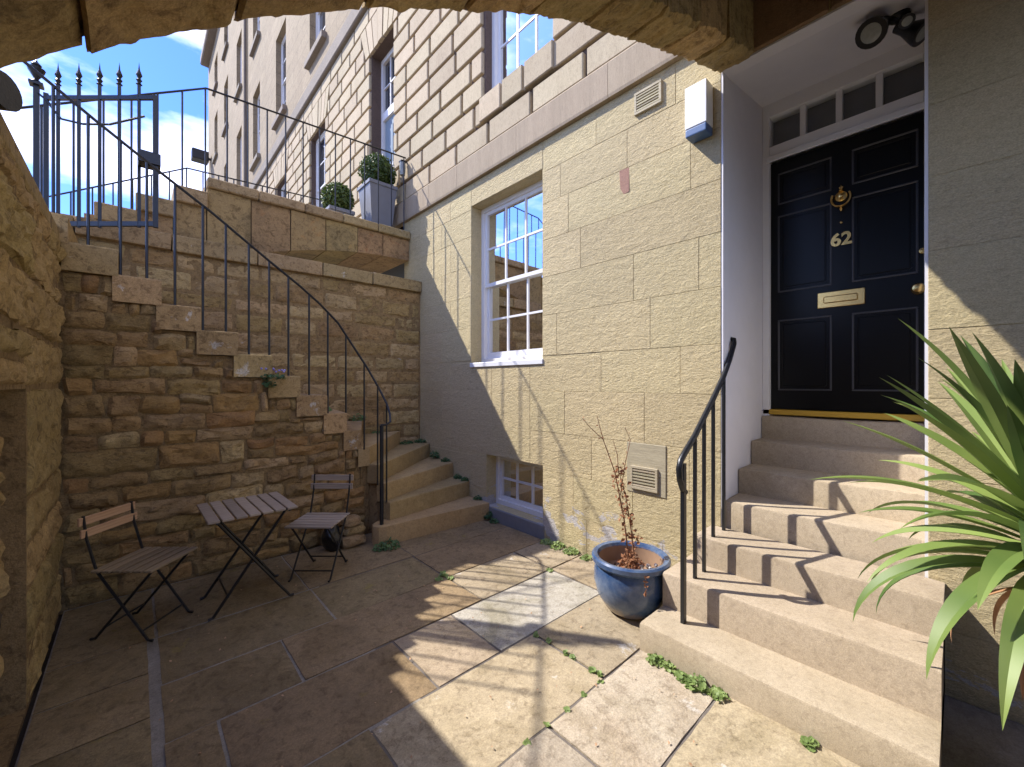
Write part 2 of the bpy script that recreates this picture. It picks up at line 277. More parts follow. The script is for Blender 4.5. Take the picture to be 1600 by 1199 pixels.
def lathe(bm, prof, c=(0, 0, 0), n=24, axis='z', close=True):
    rings = []
    for r, h in prof:
        ring = []
        for k in range(n):
            a = 2 * math.pi * k / n; u, v = r * math.cos(a), r * math.sin(a)
            p = (u, v, h) if axis == 'z' else ((-h, u, v) if axis == '-x' else (u, h, v))
            ring.append(bm.verts.new(Vector(p) + Vector(c)))
        rings.append(ring)
    for A, Bq in zip(rings, rings[1:]):
        for k in range(n): bm.faces.new((A[k], A[(k + 1) % n], Bq[(k + 1) % n], Bq[k]))
    if close and prof[0][0] > 1e-4: bm.faces.new(rings[0][::-1])
    if close and prof[-1][0] > 1e-4: bm.faces.new(rings[-1])
    bmesh.ops.remove_doubles(bm, verts=bm.verts, dist=1e-5)
    bmesh.ops.recalc_face_normals(bm, faces=bm.faces)
    return bm
def rock(bm, u0, u1, v0, v1, depth, bulge, to3, jit=.012, seed=None, amp=.010, step=.03, rnd_c=.35):
    """one rough stone of a wall: wavy outline in the wall plane (u,v), back at -depth, broken uneven face; to3 maps (u, v, out) to space"""
    r = random.Random(seed if seed is not None else rnd.random()); sd = r.uniform(0, 99)
    w, h = u1 - u0, v1 - v0; cu, cv = (u0 + u1) / 2, (v0 + v1) / 2
    nu, nv = max(4, int(w / step)), max(4, int(h / step)); rc = min(w, h) * rnd_c * r.uniform(.3, 1)
    tu, tv = r.uniform(-1, 1) * bulge * .7, r.uniform(-1, 1) * bulge * .7; G = []
    for j in range(nv + 1):
        for i in range(nu + 1):
            a, b_ = i / nu, j / nv; u, v = u0 + w * a, v0 + h * b_
            ru, rv = max(0, abs(u - cu) - (w / 2 - rc)), max(0, abs(v - cv) - (h / 2 - rc))      # round the corners
            q = math.hypot(ru, rv)
            if q > rc > 0:
                k = rc / q; u = cu + math.copysign(w / 2 - rc + ru * k, u - cu); v = cv + math.copysign(h / 2 - rc + rv * k, v - cv)
            e = min(a * w, (1 - a) * w, b_ * h, (1 - b_) * h); f = min(1, e / .035) ** .6
            N = Vector((u * 6, v * 6, sd)); M_ = Vector((u * 23, v * 26, sd))
            u2 = u + jit * mnoise.noise(N + Vector((3, 0, 0))) * 1.6; v2 = v + jit * mnoise.noise(N + Vector((0, 7, 0))) * 1.6
            d = f * (bulge + tu * (a - .5) * 2 + tv * (b_ - .5) * 2) + (.4 + .6 * f) * amp * (1.3 * mnoise.noise(N * 1.7) + .8 * mnoise.noise(M_) + .9 * abs(mnoise.noise(M_ * 1.3)) - .5 * abs(mnoise.noise(N * 2.3)))
            G.append(bm.verts.new(to3(u2, v2, d if e > 1e-4 else -depth * .35)))
    W = nu + 1
    for j in range(nv):
        for i in range(nu): bm.faces.new((G[j * W + i], G[j * W + i + 1], G[(j + 1) * W + i + 1], G[(j + 1) * W + i]))
    return bm
def wallgrid(bm, a0, a1, z0, z1, holes, front, back, to3):
    """a wall sheet with rectangular openings and their reveals; to3 maps (along, depth, z)"""
    As = sorted({a0, a1} | {h for o in holes for h in o[:2] if a0 < h < a1}); Zs = sorted({z0, z1} | {h for o in holes for h in o[2:4] if z0 < h < z1})
    def hole(a, z): return any(o[0] < a < o[1] and o[2] < z < o[3] for o in holes)
    def q(*p): bm.faces.new([bm.verts.new(to3(*x)) for x in p])
    for i in range(len(As) - 1):
        for j in range(len(Zs) - 1):
            A0, A1, Z0, Z1 = As[i], As[i + 1], Zs[j], Zs[j + 1]
            if not hole((A0 + A1) / 2, (Z0 + Z1) / 2): q((A0, front, Z0), (A1, front, Z0), (A1, front, Z1), (A0, front, Z1))
    for o in holes:
        d = o[4] if len(o) > 4 else back
        q((o[0], front, o[2]), (o[0], front, o[3]), (o[0], d, o[3]), (o[0], d, o[2])); q((o[1], front, o[2]), (o[1], d, o[2]), (o[1], d, o[3]), (o[1], front, o[3]))
        q((o[0], front, o[3]), (o[1], front, o[3]), (o[1], d, o[3]), (o[0], d, o[3])); q((o[0], front, o[2]), (o[0], d, o[2]), (o[1], d, o[2]), (o[1], front, o[2]))
    return bm

FX = 2.9                                   # plane of the house front
# ------------------------------------------------------------ ground
soil = add('ground', bx(-.85, 2.95, -6, 5.4, -.3, -.03), 'soil'); tag(soil, kind='structure')
street = add('street', bx(-400, -.78, -300, 400, 2.2, 2.5), 'road'); tag(street, kind='structure')
pave = bpy.data.objects.new('courtyard_paving', None); COL.objects.link(pave); ORG[pave] = Vector((0, 0, 0)); tag(pave, kind='structure')
add('pointing', bx(-.35, 2.88, -2.5, 1.72, -.06, -.008), 'pointing', pave); add('pointing', bx(1.0, 2.88, 1.721, 4.0, -.06, -.008), 'pointing', pave); add('pointing', bx(-.35, .999, 1.721, 4.0, -.06, -.007), 'pointing_pale', pave)
rows = [  # y0, y1, x cuts, materials
    (3.2, 3.98, (-.35, .09, .93, 1.78, 2.88), 'bbbb'), (2.68, 3.2, (.09, .94, 1.77, 2.88), 'bbb'), (2.23, 2.68, (.085, .625, 1.77, 2.47, 2.88), 'bbuu'),
    (1.733, 2.23, (.08, .27, 1.10, 1.505, 2.465, 2.88), 'bbugu'), (1.22, 1.733, (.07, .75, 1.755, 2.88), 'buu'), (.785, 1.22, (.06, 1.33, 2.12), 'rr'),
    (.2, .785, (.06, .95, 2.12), 'uu'), (-.6, .2, (.06, 1.1, 2.05), 'bu'), (-1.6, -.6, (.06, 1.2, 2.05), 'bb')]
SM = {'b': 'slab_brown_shaded', 'u': 'slab_buff_sunlit', 'g': 'slab_grey', 'r': 'slab_rough'}
def slab(x0, x1, y0, y1, m):
    g = .007; z = rnd.uniform(-.004, .004); bm = B()
    nx, ny = max(3, int((x1 - x0) / .06)), max(3, int((y1 - y0) / .06))
    sd = rnd.uniform(0, 90); V = []
    for j in range(ny + 1):
        for i in range(nx + 1):
            u, v = i / nx, j / ny; x, y = x0 + g + (x1 - x0 - 2 * g) * u, y0 + g + (y1 - y0 - 2 * g) * v
            edge = min(u * (x1 - x0), (1 - u) * (x1 - x0), v * (y1 - y0), (1 - v) * (y1 - y0))
            if edge < .001: x += .004 * mnoise.noise((x * 9, y * 9, sd)); y += .004 * mnoise.noise((x * 9, y * 9, sd + 5))
            amp = .006 if m == 'r' else .0025
            V.append(bm.verts.new((x, y, z + amp * mnoise.noise((x * 5, y * 5, sd)) - (.0025 if edge < .001 else 0))))
    W = nx + 1
    for j in range(ny):
        for i in range(nx): bm.faces.new((V[j * W + i], V[j * W + i + 1], V[(j + 1) * W + i + 1], V[(j + 1) * W + i]))
    bd = [e for e in bm.edges if len(e.link_faces) == 1]
    r = bmesh.ops.extrude_edge_only(bm, edges=bd)
    for v in [g_ for g_ in r['geom'] if isinstance(g_, bmesh.types.BMVert)]: v.co.z = -.05
    add('slab', bm, SM[m], pave, True)
for y0, y1, xs, ms in rows:
    for (x0, x1), m in zip(zip(xs, xs[1:]), ms): slab(x0, x1, y0, y1, m)
ys = (-1.6, -.3, .9, 1.75, 2.45, 2.83, 3.2)
for y0, y1 in zip(ys, ys[1:]): slab(-.35, .055, y0, y1, 'b')

# ------------------------------------------------------------ house front
house = thing('terraced_house', 'tall pale stone terrace with painted rock-faced basement and black door numbered 62', 'building', (FX, 0, 0))
T = lambda a, d, z: (d, a, z)               # along, depth, up
holes_low = [(2.73, 3.87, 1.735, 3.569, FX + .17), (2.725, 3.589, .13, .70, FX + .16), (.107, 1.085, 0, 3.6, 3.0)]
add('basement_wall', wallgrid(B(), -4, 5.5, -.05, 3.85, holes_low, FX + .0025, FX + .17, T), 'yellow', house)
zj = [-.02, .30, .66, 1.03, 1.42, 1.76, 2.147, 2.515, 2.87, 3.22, 3.53, 3.834]
vj = {0: (1.5, 2.2), 1: (1.75, 2.35), 2: (1.3, 2.15), 3: (1.65, 2.45), 4: (1.365, 2.05), 5: (1.6, 2.545), 6: (1.232, 1.743), 7: (2.268,), 8: (1.29, 2.406), 9: (1.8, 2.5), 10: (1.4, 2.1, 2.7)}
for k in range(len(zj) - 1):
    cuts = sorted(set((-2.4, -1.7, -.9, -.35 if k % 2 else -.2, .107, 1.085) + vj[k] + ((2.725, 3.87) if k > 4 else (2.725, 3.589) if k < 2 else (2.9, 3.5)) + (4.3 + .2 * (k % 2), 5.03, 5.5)))
    for y0, y1 in zip(cuts, cuts[1:]):
        if y0 >= .1 and y1 <= 1.09 : continue
        segs = [(y0, y1, zj[k], zj[k + 1])]
        for h in holes_low:
            new = []
            for (a, b_, c, d) in segs:
                if b_ <= h[0] + .001 or a >= h[1] - .001 or d <= h[2] + .001 or c >= h[3] - .001: new.append((a, b_, c, d)); continue
                if c < h[2]: new.append((a, b_, c, h[2]))
                if d > h[3]: new.append((a, b_, h[3], d))
                if a < h[0]: new.append((a, h[0], max(c, h[2]), min(d, h[3])))
                if b_ > h[1]: new.append((h[1], b_, max(c, h[2]), min(d, h[3])))
            segs = new
        for (a, b_, c, d) in segs:
            if b_ - a < .03 or d - c < .03: continue
            add('stone_block', bx(FX - .001 + rnd.uniform(-.0012, .0012), FX + .05, a + .001, b_ - .001, c + .001, d - .001, bev=.0022), 'yellow', house)
# grey patch and vents
add('render_patch', bx(FX - .008, FX + .02, 1.47, 1.80, .64, 1.03, bev=.004), 'ventpatch', house)
def vent(y0, y1, z0, z1):
    f = B(); w = .02
    for a in ((y0, y1, z0, z0 + w), (y0, y1, z1 - w, z1), (y0, y0 + w, z0 + w, z1 - w), (y1 - w, y1, z0 + w, z1 - w)): box(f, FX - .024, FX + .01, *a, bev=.002)
    box(f, FX - .01, FX + .01, y0 + .005, y1 - .005, z0 + .005, z1 - .005)
    v = add('air_vent', f, 'ventpatch', house)
    n = 6
    for i in range(n):
        z = z0 + w + (z1 - z0 - 2 * w) * (i + .5) / n
        s = B(); box(s, FX - .022, FX - .008, y0 + w, y1 - w, z - .007, z + .004); add('slat', s, 'ventpatch', v)
vent(1.53, 1.76, .67, .85); vent(1.50, 1.725, 3.59, 3.76)
add('brick_patch', bx(FX - .003, FX + .02, 1.775, 1.868, 3.015, 3.215, jit=.006, bev=.004), 'brick', house)
# string course
for y0, y1 in zip((-4, -2, .9, 1.95, 3.05, 4.1, 4.75, 6.2, 8, 11, 15, 20, 27.5), (-2, .9, 1.95, 3.05, 4.1, 4.75, 6.2, 8, 11, 15, 20, 27.5)):
    if y1 < 1: continue
    bm = B(); q = [(FX + .03, 3.834), (FX - .045, 3.836), (FX - .05, 3.86), (FX - .05, 4.12), (FX - .02, 4.154), (FX + .03, 4.156)]
    for s in (y0 + .002, y1 - .002): pass
    A = [bm.verts.new((x, y0 + .002, z)) for x, z in q]; C = [bm.verts.new((x, y1 - .002, z)) for x, z in q]
    for i in range(6): bm.faces.new((A[i], A[(i + 1) % 6], C[(i + 1) % 6], C[i]))
    bm.faces.new(A[::-1]); bm.faces.new(C); bmesh.ops.recalc_face_normals(bm, faces=bm.faces)
    add('string_course', bm, 'string', house)
# ground floor: channelled ashlar with windows and the neighbour's door
bays = [3.13, 6.28, 9.42, 12.45, 15.5, 18.55, 21.6, 24.65]
GF0, CH = 4.154, .285
gf_holes = [(2.62, 3.65, GF0 + 2 * CH, GF0 + 10 * CH, FX + .2), (5.86, 6.70, 3.5, GF0 + 10 * CH, FX + .3)] + [(b - .5, b + .5, GF0 + 2 * CH, GF0 + 10 * CH, FX + .2) for b in bays[2:]]
Z1 = GF0 + 13 * CH
add('ashlar_backing', wallgrid(B(), -4, 27.5, 3.85, Z1, gf_holes, FX + .038, FX + .2, T), 'joint', house)
stuff = B(); nblk = 0
for k in range(13):
    z0, z1 = GF0 + k * CH, GF0 + (k + 1) * CH
    y = .35 - (.31 if k % 2 else 0)
    while y < 27.4:
        L = .63 + rnd.uniform(-.05, .05); segs = [(y, min(y + L, 27.5))]; y += L
        for h in gf_holes:
            if h[2] < (z0 + z1) / 2 < h[3] or k in (10, 11):
                if k in (10, 11): c_ = (h[0] + h[1]) / 2; h = (c_ - (.645, .755)[k - 10], c_ + (.645, .755)[k - 10])
                new = []
                for a, b_ in segs:
                    if b_ <= h[0] or a >= h[1]: new.append((a, b_)); continue
                    if a < h[0] - .05: new.append((a, h[0]))
                    if b_ > h[1] + .05: new.append((h[1], b_))
                segs = new
        for a, b_ in segs:
            if b_ < 1.0: continue
            args = (FX - .004, FX + .05, a + .021, b_ - .021, z0 + .021, z1 - .021)
            if b_ < 11.2 and nblk < 298 and not (b_ < 2.6 and k > 3): add('ashlar_block', bx(*args, bev=.009), 'ashlar', house); nblk += 1
            else: box(stuff, *args, bev=.009)
tag(add('distant_ashlar_blocks', stuff, 'ashlar', house), kind='stuff')
for h in gf_holes:                          # flat arches of wedge stones over each opening
    c = (h[0] + h[1]) / 2
    for i in range(-3, 4):
        t0, t1 = (i - .5) / 3.5, (i + .5) / 3.5; w0, w1 = .58, .80; zb, zt = GF0 + 10 * CH + .01, GF0 + 12 * CH - .012
        bm = B(); g = .012
        P = [(c + t0 * w0 + g, zb), (c + t1 * w0 - g, zb), (c + t1 * w1 - g, zt), (c + t0 * w1 + g, zt)]
        f = [bm.verts.new((FX - (.018 if i == 0 else .009), y, z)) for y, z in P]; b2 = [bm.verts.new((FX + .05, y, z)) for y, z in P]
        bm.faces.new(f); bm.faces.new(b2[::-1])
        for j in range(4): bm.faces.new((f[j], b2[j], b2[(j + 1) % 4], f[(j + 1) % 4]))
        bmesh.ops.recalc_face_normals(bm, faces=bm.faces); add('arch_stone', bm, 'ashlar', house)
add('band_course', bx(FX - .07, FX + .05, 1.2, 27.5, Z1 + .002, Z1 + .3, bev=.02), 'sill', house)
up_holes = []
for b in bays:
    for z0, z1 in ((8.75, 11.1), (12.6, 14.7), (16.0, 17.5)): up_holes.append((b - .52, b + .52, z0, z1, FX + .2))
add('upper_wall', wallgrid(B(), -4, 27.5, Z1 + .29, 18.6, up_holes, FX, FX + .2, T), 'upper', house)
add('core', bx(4.0, 12, -4, 27.49, -.3, 18.6), 'room', house); add('cornice', bx(FX - .35, FX + 1.1, -4, 27.6, 18.6, 19.0, bev=.05), 'sill', house)
add('gable', bx(FX + .03, 4.01, 27.3, 27.48, -.3, 18.6), 'upper', house)
rf = B(); A = [rf.verts.new(p) for p in ((FX - .1, -4, 19), (FX - .1, 27.6, 19), (7.5, 27.6, 22), (7.5, -4, 22), (12, -4, 19), (12, 27.6, 19))]
rf.faces.new((A[0], A[1], A[2], A[3])); rf.faces.new((A[3], A[2], A[5], A[4])); rf.faces.new((A[1], A[5], A[2])); rf.faces.new((A[0], A[3], A[4])); add('roof', rf, 'roof', house)
tubebm = B(); tube(tubebm, [(FX - .06, 17.0, 8.4), (FX - .06, 17.0, 18.5)], .05, 8); add('drainpipe', tubebm, 'sill', house)
for h in up_holes + gf_holes[2:] + gf_holes[:1]:
    if h[2] > 8: add('window_sill', bx(FX - .10, FX + .19, h[0] - .08, h[1] + .08, h[2] - .14, h[2] - .001, bev=.008), 'sill', house)
    else:
        for a, b_ in ((h[0] - .04, h[0] + .34), (h[0] + .37, h[1] - .35), (h[1] - .32, h[1] + .04)): add('window_sill', bx(FX - .03, FX + .19, a, b_, h[2] - CH + .016, h[2] - .001, bev=.008), 'ashlar', house)

def window(y0, y1, z0, z1, x, cols, rows, near=True, curtain=None, meet=.5, single=False):
    """sash window set in an opening: box frame, two sashes, each pane its own sheet of glass, a dim room behind"""
    f = B(); w = .05 if not single else .035
    for a in ((y0, y1, z0, z0 + .05), (y0, y1, z1 - w, z1), (y0, y0 + w, z0 + .05, z1 - w), (y1 - w, y1, z0 + .05, z1 - w)): box(f, x, x + .1, *a)
    win = add('window', f, 'white', house)
    zm = z0 + (z1 - z0) * meet
    sashes = [(z0 + .05, zm + .02, x + .05), (zm - .02, z1 - w, x + .02)] if not single else [(z0 + .05, z1 - w, x + .03)]
    for (s0, s1, sx) in sashes:
        s = B(); yy0, yy1 = y0 + w, y1 - w; fw = .04; bot = .075 if s0 < z0 + .06 and not single else fw
        for a in ((yy0, yy1, s0, s0 + bot), (yy0, yy1, s1 - fw, s1), (yy0, yy0 + fw, s0 + bot, s1 - fw), (yy1 - fw, yy1, s0 + bot, s1 - fw)): box(s, sx, sx + .03, *a)
        cy = [yy0 + fw + (yy1 - yy0 - 2 * fw) * i / cols for i in range(cols + 1)]; cz = [s0 + bot + (s1 - fw - s0 - bot) * i / rows for i in range(rows + 1)]
        for c in cy[1:-1]: box(s, sx + .003, sx + .027, c - .011, c + .011, s0 + bot, s1 - fw)
        for c in cz[1:-1]: box(s, sx + .005, sx + .025, yy0 + fw, yy1 - fw, c - .011, c + .011)
        add('sash', s, 'white', win)
        for i in range(cols):
            for j in range(rows):
                g = B(); t = rnd.uniform(-.002, .002)
                g.faces.new([g.verts.new(p) for p in ((sx + .015 + t, cy[i] + .005, cz[j] + .005), (sx + .015, cy[i + 1] - .005, cz[j] + .005), (sx + .015 - t, cy[i + 1] - .005, cz[j + 1] - .005), (sx + .015, cy[i] + .005, cz[j + 1] - .005))])
                add('pane', g, 'pane' if near else 'pane_dark', win)
    if near:
        r = B(); X0, X1 = x + .1, x + .8; Y0, Y1, Zb, Zt = y0 - .3, y1 + .3, z0 - .1, z1 + .1
        v = [r.verts.new(p) for p in ((X0, Y0, Zb), (X1, Y0, Zb), (X1, Y1, Zb), (X0, Y1, Zb), (X0, Y0, Zt), (X1, Y0, Zt), (X1, Y1, Zt), (X0, Y1, Zt))]
        for q in ((0, 1, 2, 3), (4, 7, 6, 5), (0, 4, 5, 1), (3, 2, 6, 7), (1, 5, 6, 2)): r.faces.new([v[i] for i in q])
        add('room', r, 'room', win)
        for (a0, a1, mm) in (curtain or []):
            cb = B(); n = 24; P = [(x + .2 + .018 * math.sin(i * 1.9), y0 + (y1 - y0) * (a0 + (a1 - a0) * i / n)) for i in range(n + 1)]
            lo = [cb.verts.new((p[0], p[1], z0)) for p in P]; hi = [cb.verts.new((p[0], p[1], z1)) for p in P]
            for i in range(n): cb.faces.new((lo[i], lo[i + 1], hi[i + 1], hi[i]))
            add('curtain', cb, mm, win, True)
    return win
window(2.73, 3.87, 1.735, 3.569, FX + .15, 3, 2, True, [(.02, .98, 'blind')])
window(2.725, 3.589, .13, .70, FX + .14, 3, 2, True, None, single=True)
window(2.62, 3.65, GF0 + 2 * CH, GF0 + 10 * CH, FX + .13, 3, 2, True, [(.02, .3, 'curtain'), (.45, .98, 'curtain')])
for h in gf_holes[2:] + up_holes:
    if h[1] > 4.5: window(h[0], h[1], h[2], h[3], FX + .13, 2, 2, False)
add('window_sill', bx(FX - .012, FX + .15, 2.70, 3.62, -.02, .129, bev=.008), 'lead', house)
add('window_sill', bx(FX - .015, FX + .15, 2.715, 3.885, 1.68, 1.734, bev=.006), 'white', house)
# neighbour's door
nd = add('neighbour_door', bx(FX + .24, FX + .29, 5.93, 6.63, 3.66, 5.95, bev=.004), 'doorblue', house)
for y0, y1, z0, z1 in ((6.0, 6.24, 3.85, 4.6), (6.32, 6.56, 3.85, 4.6), (6.0, 6.24, 4.85, 5.8), (6.32, 6.56, 4.85, 5.8)): add('door_panel', bx(FX + .228, FX + .245, y0, y1, z0, z1, bev=.008), 'doorblue', nd)
fr = B()
for a in ((5.86, 5.93, 3.66, 7.0), (6.63, 6.70, 3.66, 7.0), (5.93, 6.63, 5.95, 6.08), (5.93, 6.63, 6.92, 7.0)): box(fr, FX + .2, FX + .3, *a)
for c in (6.16, 6.4): box(fr, FX + .22, FX + .26, c - .012, c + .012, 6.08, 6.92)
box(fr, FX + .22, FX + .26, 5.93, 6.63, 6.49, 6.51); add('neighbour_door_frame', fr, 'white', house)
fg = B(); fg.faces.new([fg.verts.new(p) for p in ((FX + .245, 5.93, 6.08), (FX + .245, 6.63, 6.08), (FX + .245, 6.63, 6.92), (FX + .245, 5.93, 6.92))]); add('pane', fg, 'pane_dark', house)
def text(body, size, name, mat, parent, y, z, x, depth=.006, bold=.0):
    cu = bpy.data.curves.new('t', 'FONT'); cu.body = body; cu.size = size; cu.extrude = depth; cu.offset = bold; cu.align_x = 'CENTER'; cu.align_y = 'CENTER'
    to = bpy.data.objects.new('t', cu); COL.objects.link(to); dg = bpy.context.evaluated_depsgraph_get()
    me = bpy.data.meshes.new_from_object(to.evaluated_get(dg)); bpy.data.objects.remove(to)
    bm = B(); bm.from_mesh(me); bmesh.ops.transform(bm, matrix=Matrix.Translation((x, y, z)) @ Matrix(((0, 0, -1, 0), (-1, 0, 0, 0), (0, 1, 0, 0), (0, 0, 0, 1))), verts=bm.verts)
    return add(name, bm, mat, parent)
text('60', .13, 'house_number', 'white', nd, 6.28, 5.1, FX + .225)

# ------------------------------------------------------------ door recess and black door
DX, Y0, Y1 = 3.8, .107, 1.085
rec = B()
def quad(bm, *p): bm.faces.new([bm.verts.new(x) for x in p])
quad(rec, (2.99, Y1, 0), (DX + .1, Y1, 0), (DX + .1, Y1, 3.76), (2.99, Y1, 3.602)); quad(rec, (2.99, Y0, 0), (2.99, Y0, 3.602), (DX + .1, Y0, 3.76), (DX + .1, Y0, 0))
quad(rec, (2.99, Y0, 3.602), (2.99, Y1, 3.602), (DX + .1, Y1, 3.76), (DX + .1, Y0, 3.76)); bmesh.ops.remove_doubles(rec, verts=rec.verts, dist=.0005)
add('door_recess', rec, 'reveal', house)
for s, ya in ((1, Y1), (-1, Y0)): add('reveal_edge', bx(FX + .003, 3.0, ya - .012 if s > 0 else ya - .003, ya + .003 if s > 0 else ya + .012, 0, 3.6), 'reveal', house)
add('soffit_edge', bx(FX + .003, 3.0, Y0 + .012, Y1 - .012, 3.588, 3.603), 'reveal', house)
fr = B()
for a in ((Y1 - .05, Y1 - .001, 1.2, 3.74), (Y0 + .001, Y0 + .05, 1.2, 3.74), (Y0 + .05, Y1 - .05, 3.29, 3.39), (Y0 + .05, Y1 - .05, 3.63, 3.742)): box(fr, DX - .05, DX + .06, *a, bev=.003)
box(fr, DX - .065, DX - .045, Y0 + .03, Y1 - .03, 3.265, 3.31, bev=.004)
cuts = [Y0 + .05 + (Y1 - Y0 - .1) * i / 4 for i in range(5)]
for c in cuts[1:-1]: box(fr, DX - .03, DX + .03, c - .018, c + .018, 3.39, 3.63)
dframe = add('door_frame', fr, 'white', house)
for a, b_ in zip(cuts, cuts[1:]):
    g = B(); quad(g, (DX, a + .01, 3.385), (DX, b_ - .01, 3.385), (DX, b_ - .01, 3.635), (DX, a + .01, 3.635)); add('pane', g, 'pane', dframe)
add('transom_room', bx(DX + .07, DX + .17, Y0, Y1, 3.2, 3.75), 'planter', house)
door = add('door', bx(DX - .01, DX + .04, Y0 + .045, Y1 - .045, 1.29, 3.268, bev=.003), 'black_paint', house)
door['label'] = 'black gloss panelled door with brass knocker, letter plate and number 62'
for y0, y1, z0, z1 in ((.64, .985, 1.44, 2.0), (.185, .525, 1.44, 2.0), (.64, .985, 2.22, 2.83), (.185, .525, 2.22, 2.83), (.64, .985, 2.92, 3.17), (.185, .525, 2.92, 3.17)):
    m_ = B()
    for a in ((y0, y1, z0, z0 + .012), (y0, y1, z1 - .012, z1), (y0, y0 + .012, z0 + .012, z1 - .012), (y1 - .012, y1, z0 + .012, z1 - .012)): box(m_, DX - .018, DX - .005, *a, bev=.004)
    add('panel_moulding', m_, 'door_line', door)
    add('door_panel', bx(DX - .014, DX, y0 + .03, y1 - .03, z0 + .03, z1 - .03, bev=.012), 'black_paint', door)
kn = B(); cy, cz = .584, 2.84
lathe(kn, [(.0, .034), (.02, .03), (.036, .018), (.04, .0)], (DX - .012, cy, cz + .012), 20, '-x')
def torus(bm, c, Rr, r, a0=0, a1=360, n=24, sy=1, sz=1):
    pts = [(c[0], c[1] + Rr * sy * math.cos(R(a0 + (a1 - a0) * i / n)), c[2] + Rr * sz * math.sin(R(a0 + (a1 - a0) * i / n))) for i in range(n + 1)]; tube(bm, pts, r, 8)
torus(kn, (DX - .035, cy, cz), .055, .0075, 150, 390, 24, 1, 1.1)
lathe(kn, [(.0, .0), (.018, .006), (.01, .02), (.016, .032), (.006, .042), (.0, .06)], (DX - .025, cy, cz + .045), 14); lathe(kn, [(.0, -.035), (.006, -.02), (.012, -.01), (.005, 0), (.014, .01), (.0, .02)], (DX - .03, cy, cz - .07), 14)
add('knocker', kn, 'brass', door, True)
text('62', .125, 'number_plate', 'brass', door, .584, 2.54, DX - .016, .006, .004)
add('peephole', lathe(B(), [(0, .016), (.008, .014), (.01, .0)], (DX - .008, .584, 2.665), 12, '-x'), 'brass', door)
lp = add('letter_plate', bx(DX - .022, DX - .008, .452, .726, 2.055, 2.172, bev=.004), 'brass', door); add('letter_flap', bx(DX - .030, DX - .02, .49, .688, 2.088, 2.138, bev=.006), 'brass', door)
add('door_knob', lathe(B(), [(.0, .062), (.026, .055), (.036, .036), (.022, .014), (.03, .008), (.034, 0)], (DX - .01, .185, 2.114), 20, '-x'), 'brass', door, True)
add('keyhole_cover', lathe(B(), [(0, .01), (.018, .008), (.02, 0)], (DX - .01, .165, 2.36), 14, '-x'), 'brass', door)
add('threshold', bx(DX - .05, DX + .06, Y0 + .002, Y1 - .002, 1.247, 1.288, bev=.004), 'ochre', house)
# bare stone over the recess
bb = B()
for (y0, y1, z0, z1) in ((.1, .5, 3.604, 3.82), (.5, .9, 3.604, 3.82), (-.3, .1, 3.604, 3.82), (-1, -.3, 3.604, 3.82)):
    add('lintel_stone', bx(FX - .012, FX + .05, y0 + .004, y1 - .004, z0, z1 + .2, bev=.01), 'brownwall', house)

# ------------------------------------------------------------ steps up to the door
steps = thing('entrance_steps', 'short flight of buff stone steps leading up to the black front door', 'steps', (2.5, .55, 0))
RS = 1.237 / 7
fronts = [(2.09, .05, 1.218), (2.355, .05, 1.218), (2.63, .05, 1.15), (2.945, .112, 1.079), (3.205, .112, 1.079), (3.47, .112, 1.079), (3.72, .112, 1.079)]
for i, (x0, ya, yb) in enumerate(fronts):
    z1 = RS * (i + 1) - (.025 if i == 0 else 0); z0 = -.02 if i < 3 else RS * i - .1
    x1 = 2.895 if i < 3 else 3.9
    if i == 3: x0 = 2.93
    zz = [(x0, x1)]
    bm = B(); ny = 26; rowsv = []
    for j in range(ny + 1):
        y = ya + (yb - ya) * j / ny; c_ = (ya + yb) / 2; dip = .007 * math.exp(-((y - c_) / .28) ** 2); e = .0035 * mnoise.noise((y * 14, i * 3.1, 0)) + .002 * mnoise.noise((y * 50, i, 4)); q = .004 if j in (0, ny) else 0
        rowsv.append([bm.verts.new(p) for p in ((x0, y, z0), (x0 + .5 * e, y, z1 - .016 - dip), (x0 + .005 + e, y, z1 - .005 - dip + e * .5 - q), (x0 + .018, y, z1 - dip - q), (x0 + .11, y, z1 - dip * .9 - q), (x0 + .25, y, z1 - q), (x1, y, z1 - q), (x1, y, z0))])
    for A, C in zip(rowsv, rowsv[1:]):
        for k in range(8): bm.faces.new((A[k], A[(k + 1) % 8], C[(k + 1) % 8], C[k]))
    bm.faces.new(rowsv[0][::-1]); bm.faces.new(rowsv[-1]); bmesh.ops.recalc_face_normals(bm, faces=bm.faces)
    add('step', bm, 'doorstep', steps, True)
# door railing
dr = thing('door_railing', 'black iron handrail with scrolled end beside the steps to the black door', 'railing', (2.27, 1.05, 0))
bars = [(2.268, RS - .025, 1.045), (2.417, RS * 2, 1.17), (2.543, RS * 2, 1.275), (2.68, RS * 3, 1.385), (2.85, RS * 3, 1.53)]
for i, (x, z0, z1) in enumerate(bars):
    b_ = B(); w = .016 if i == 0 else .012; box(b_, x - w, x + w, 1.05 - w * .7, 1.05 + w * .7, z0 - .01, z1, bev=.002); add('post' if i == 0 else 'bar', b_, 'iron', dr)
tb = B(); tube(tb, [(2.29, 1.05, .88), (2.26, 1.05, .90), (2.225, 1.05, .96), (2.215, 1.05, 1.02), (2.235, 1.05, 1.065), (2.28, 1.05, 1.10), (2.417, 1.05, 1.19), (2.68, 1.05, 1.40), (2.85, 1.05, 1.545), (2.97, 1.055, 1.66), (3.06, 1.06, 1.77), (3.085, 1.07, 1.80), (3.08, 1.09, 1.805)], .017, 10)
add('handrail', tb, 'iron', dr, True)

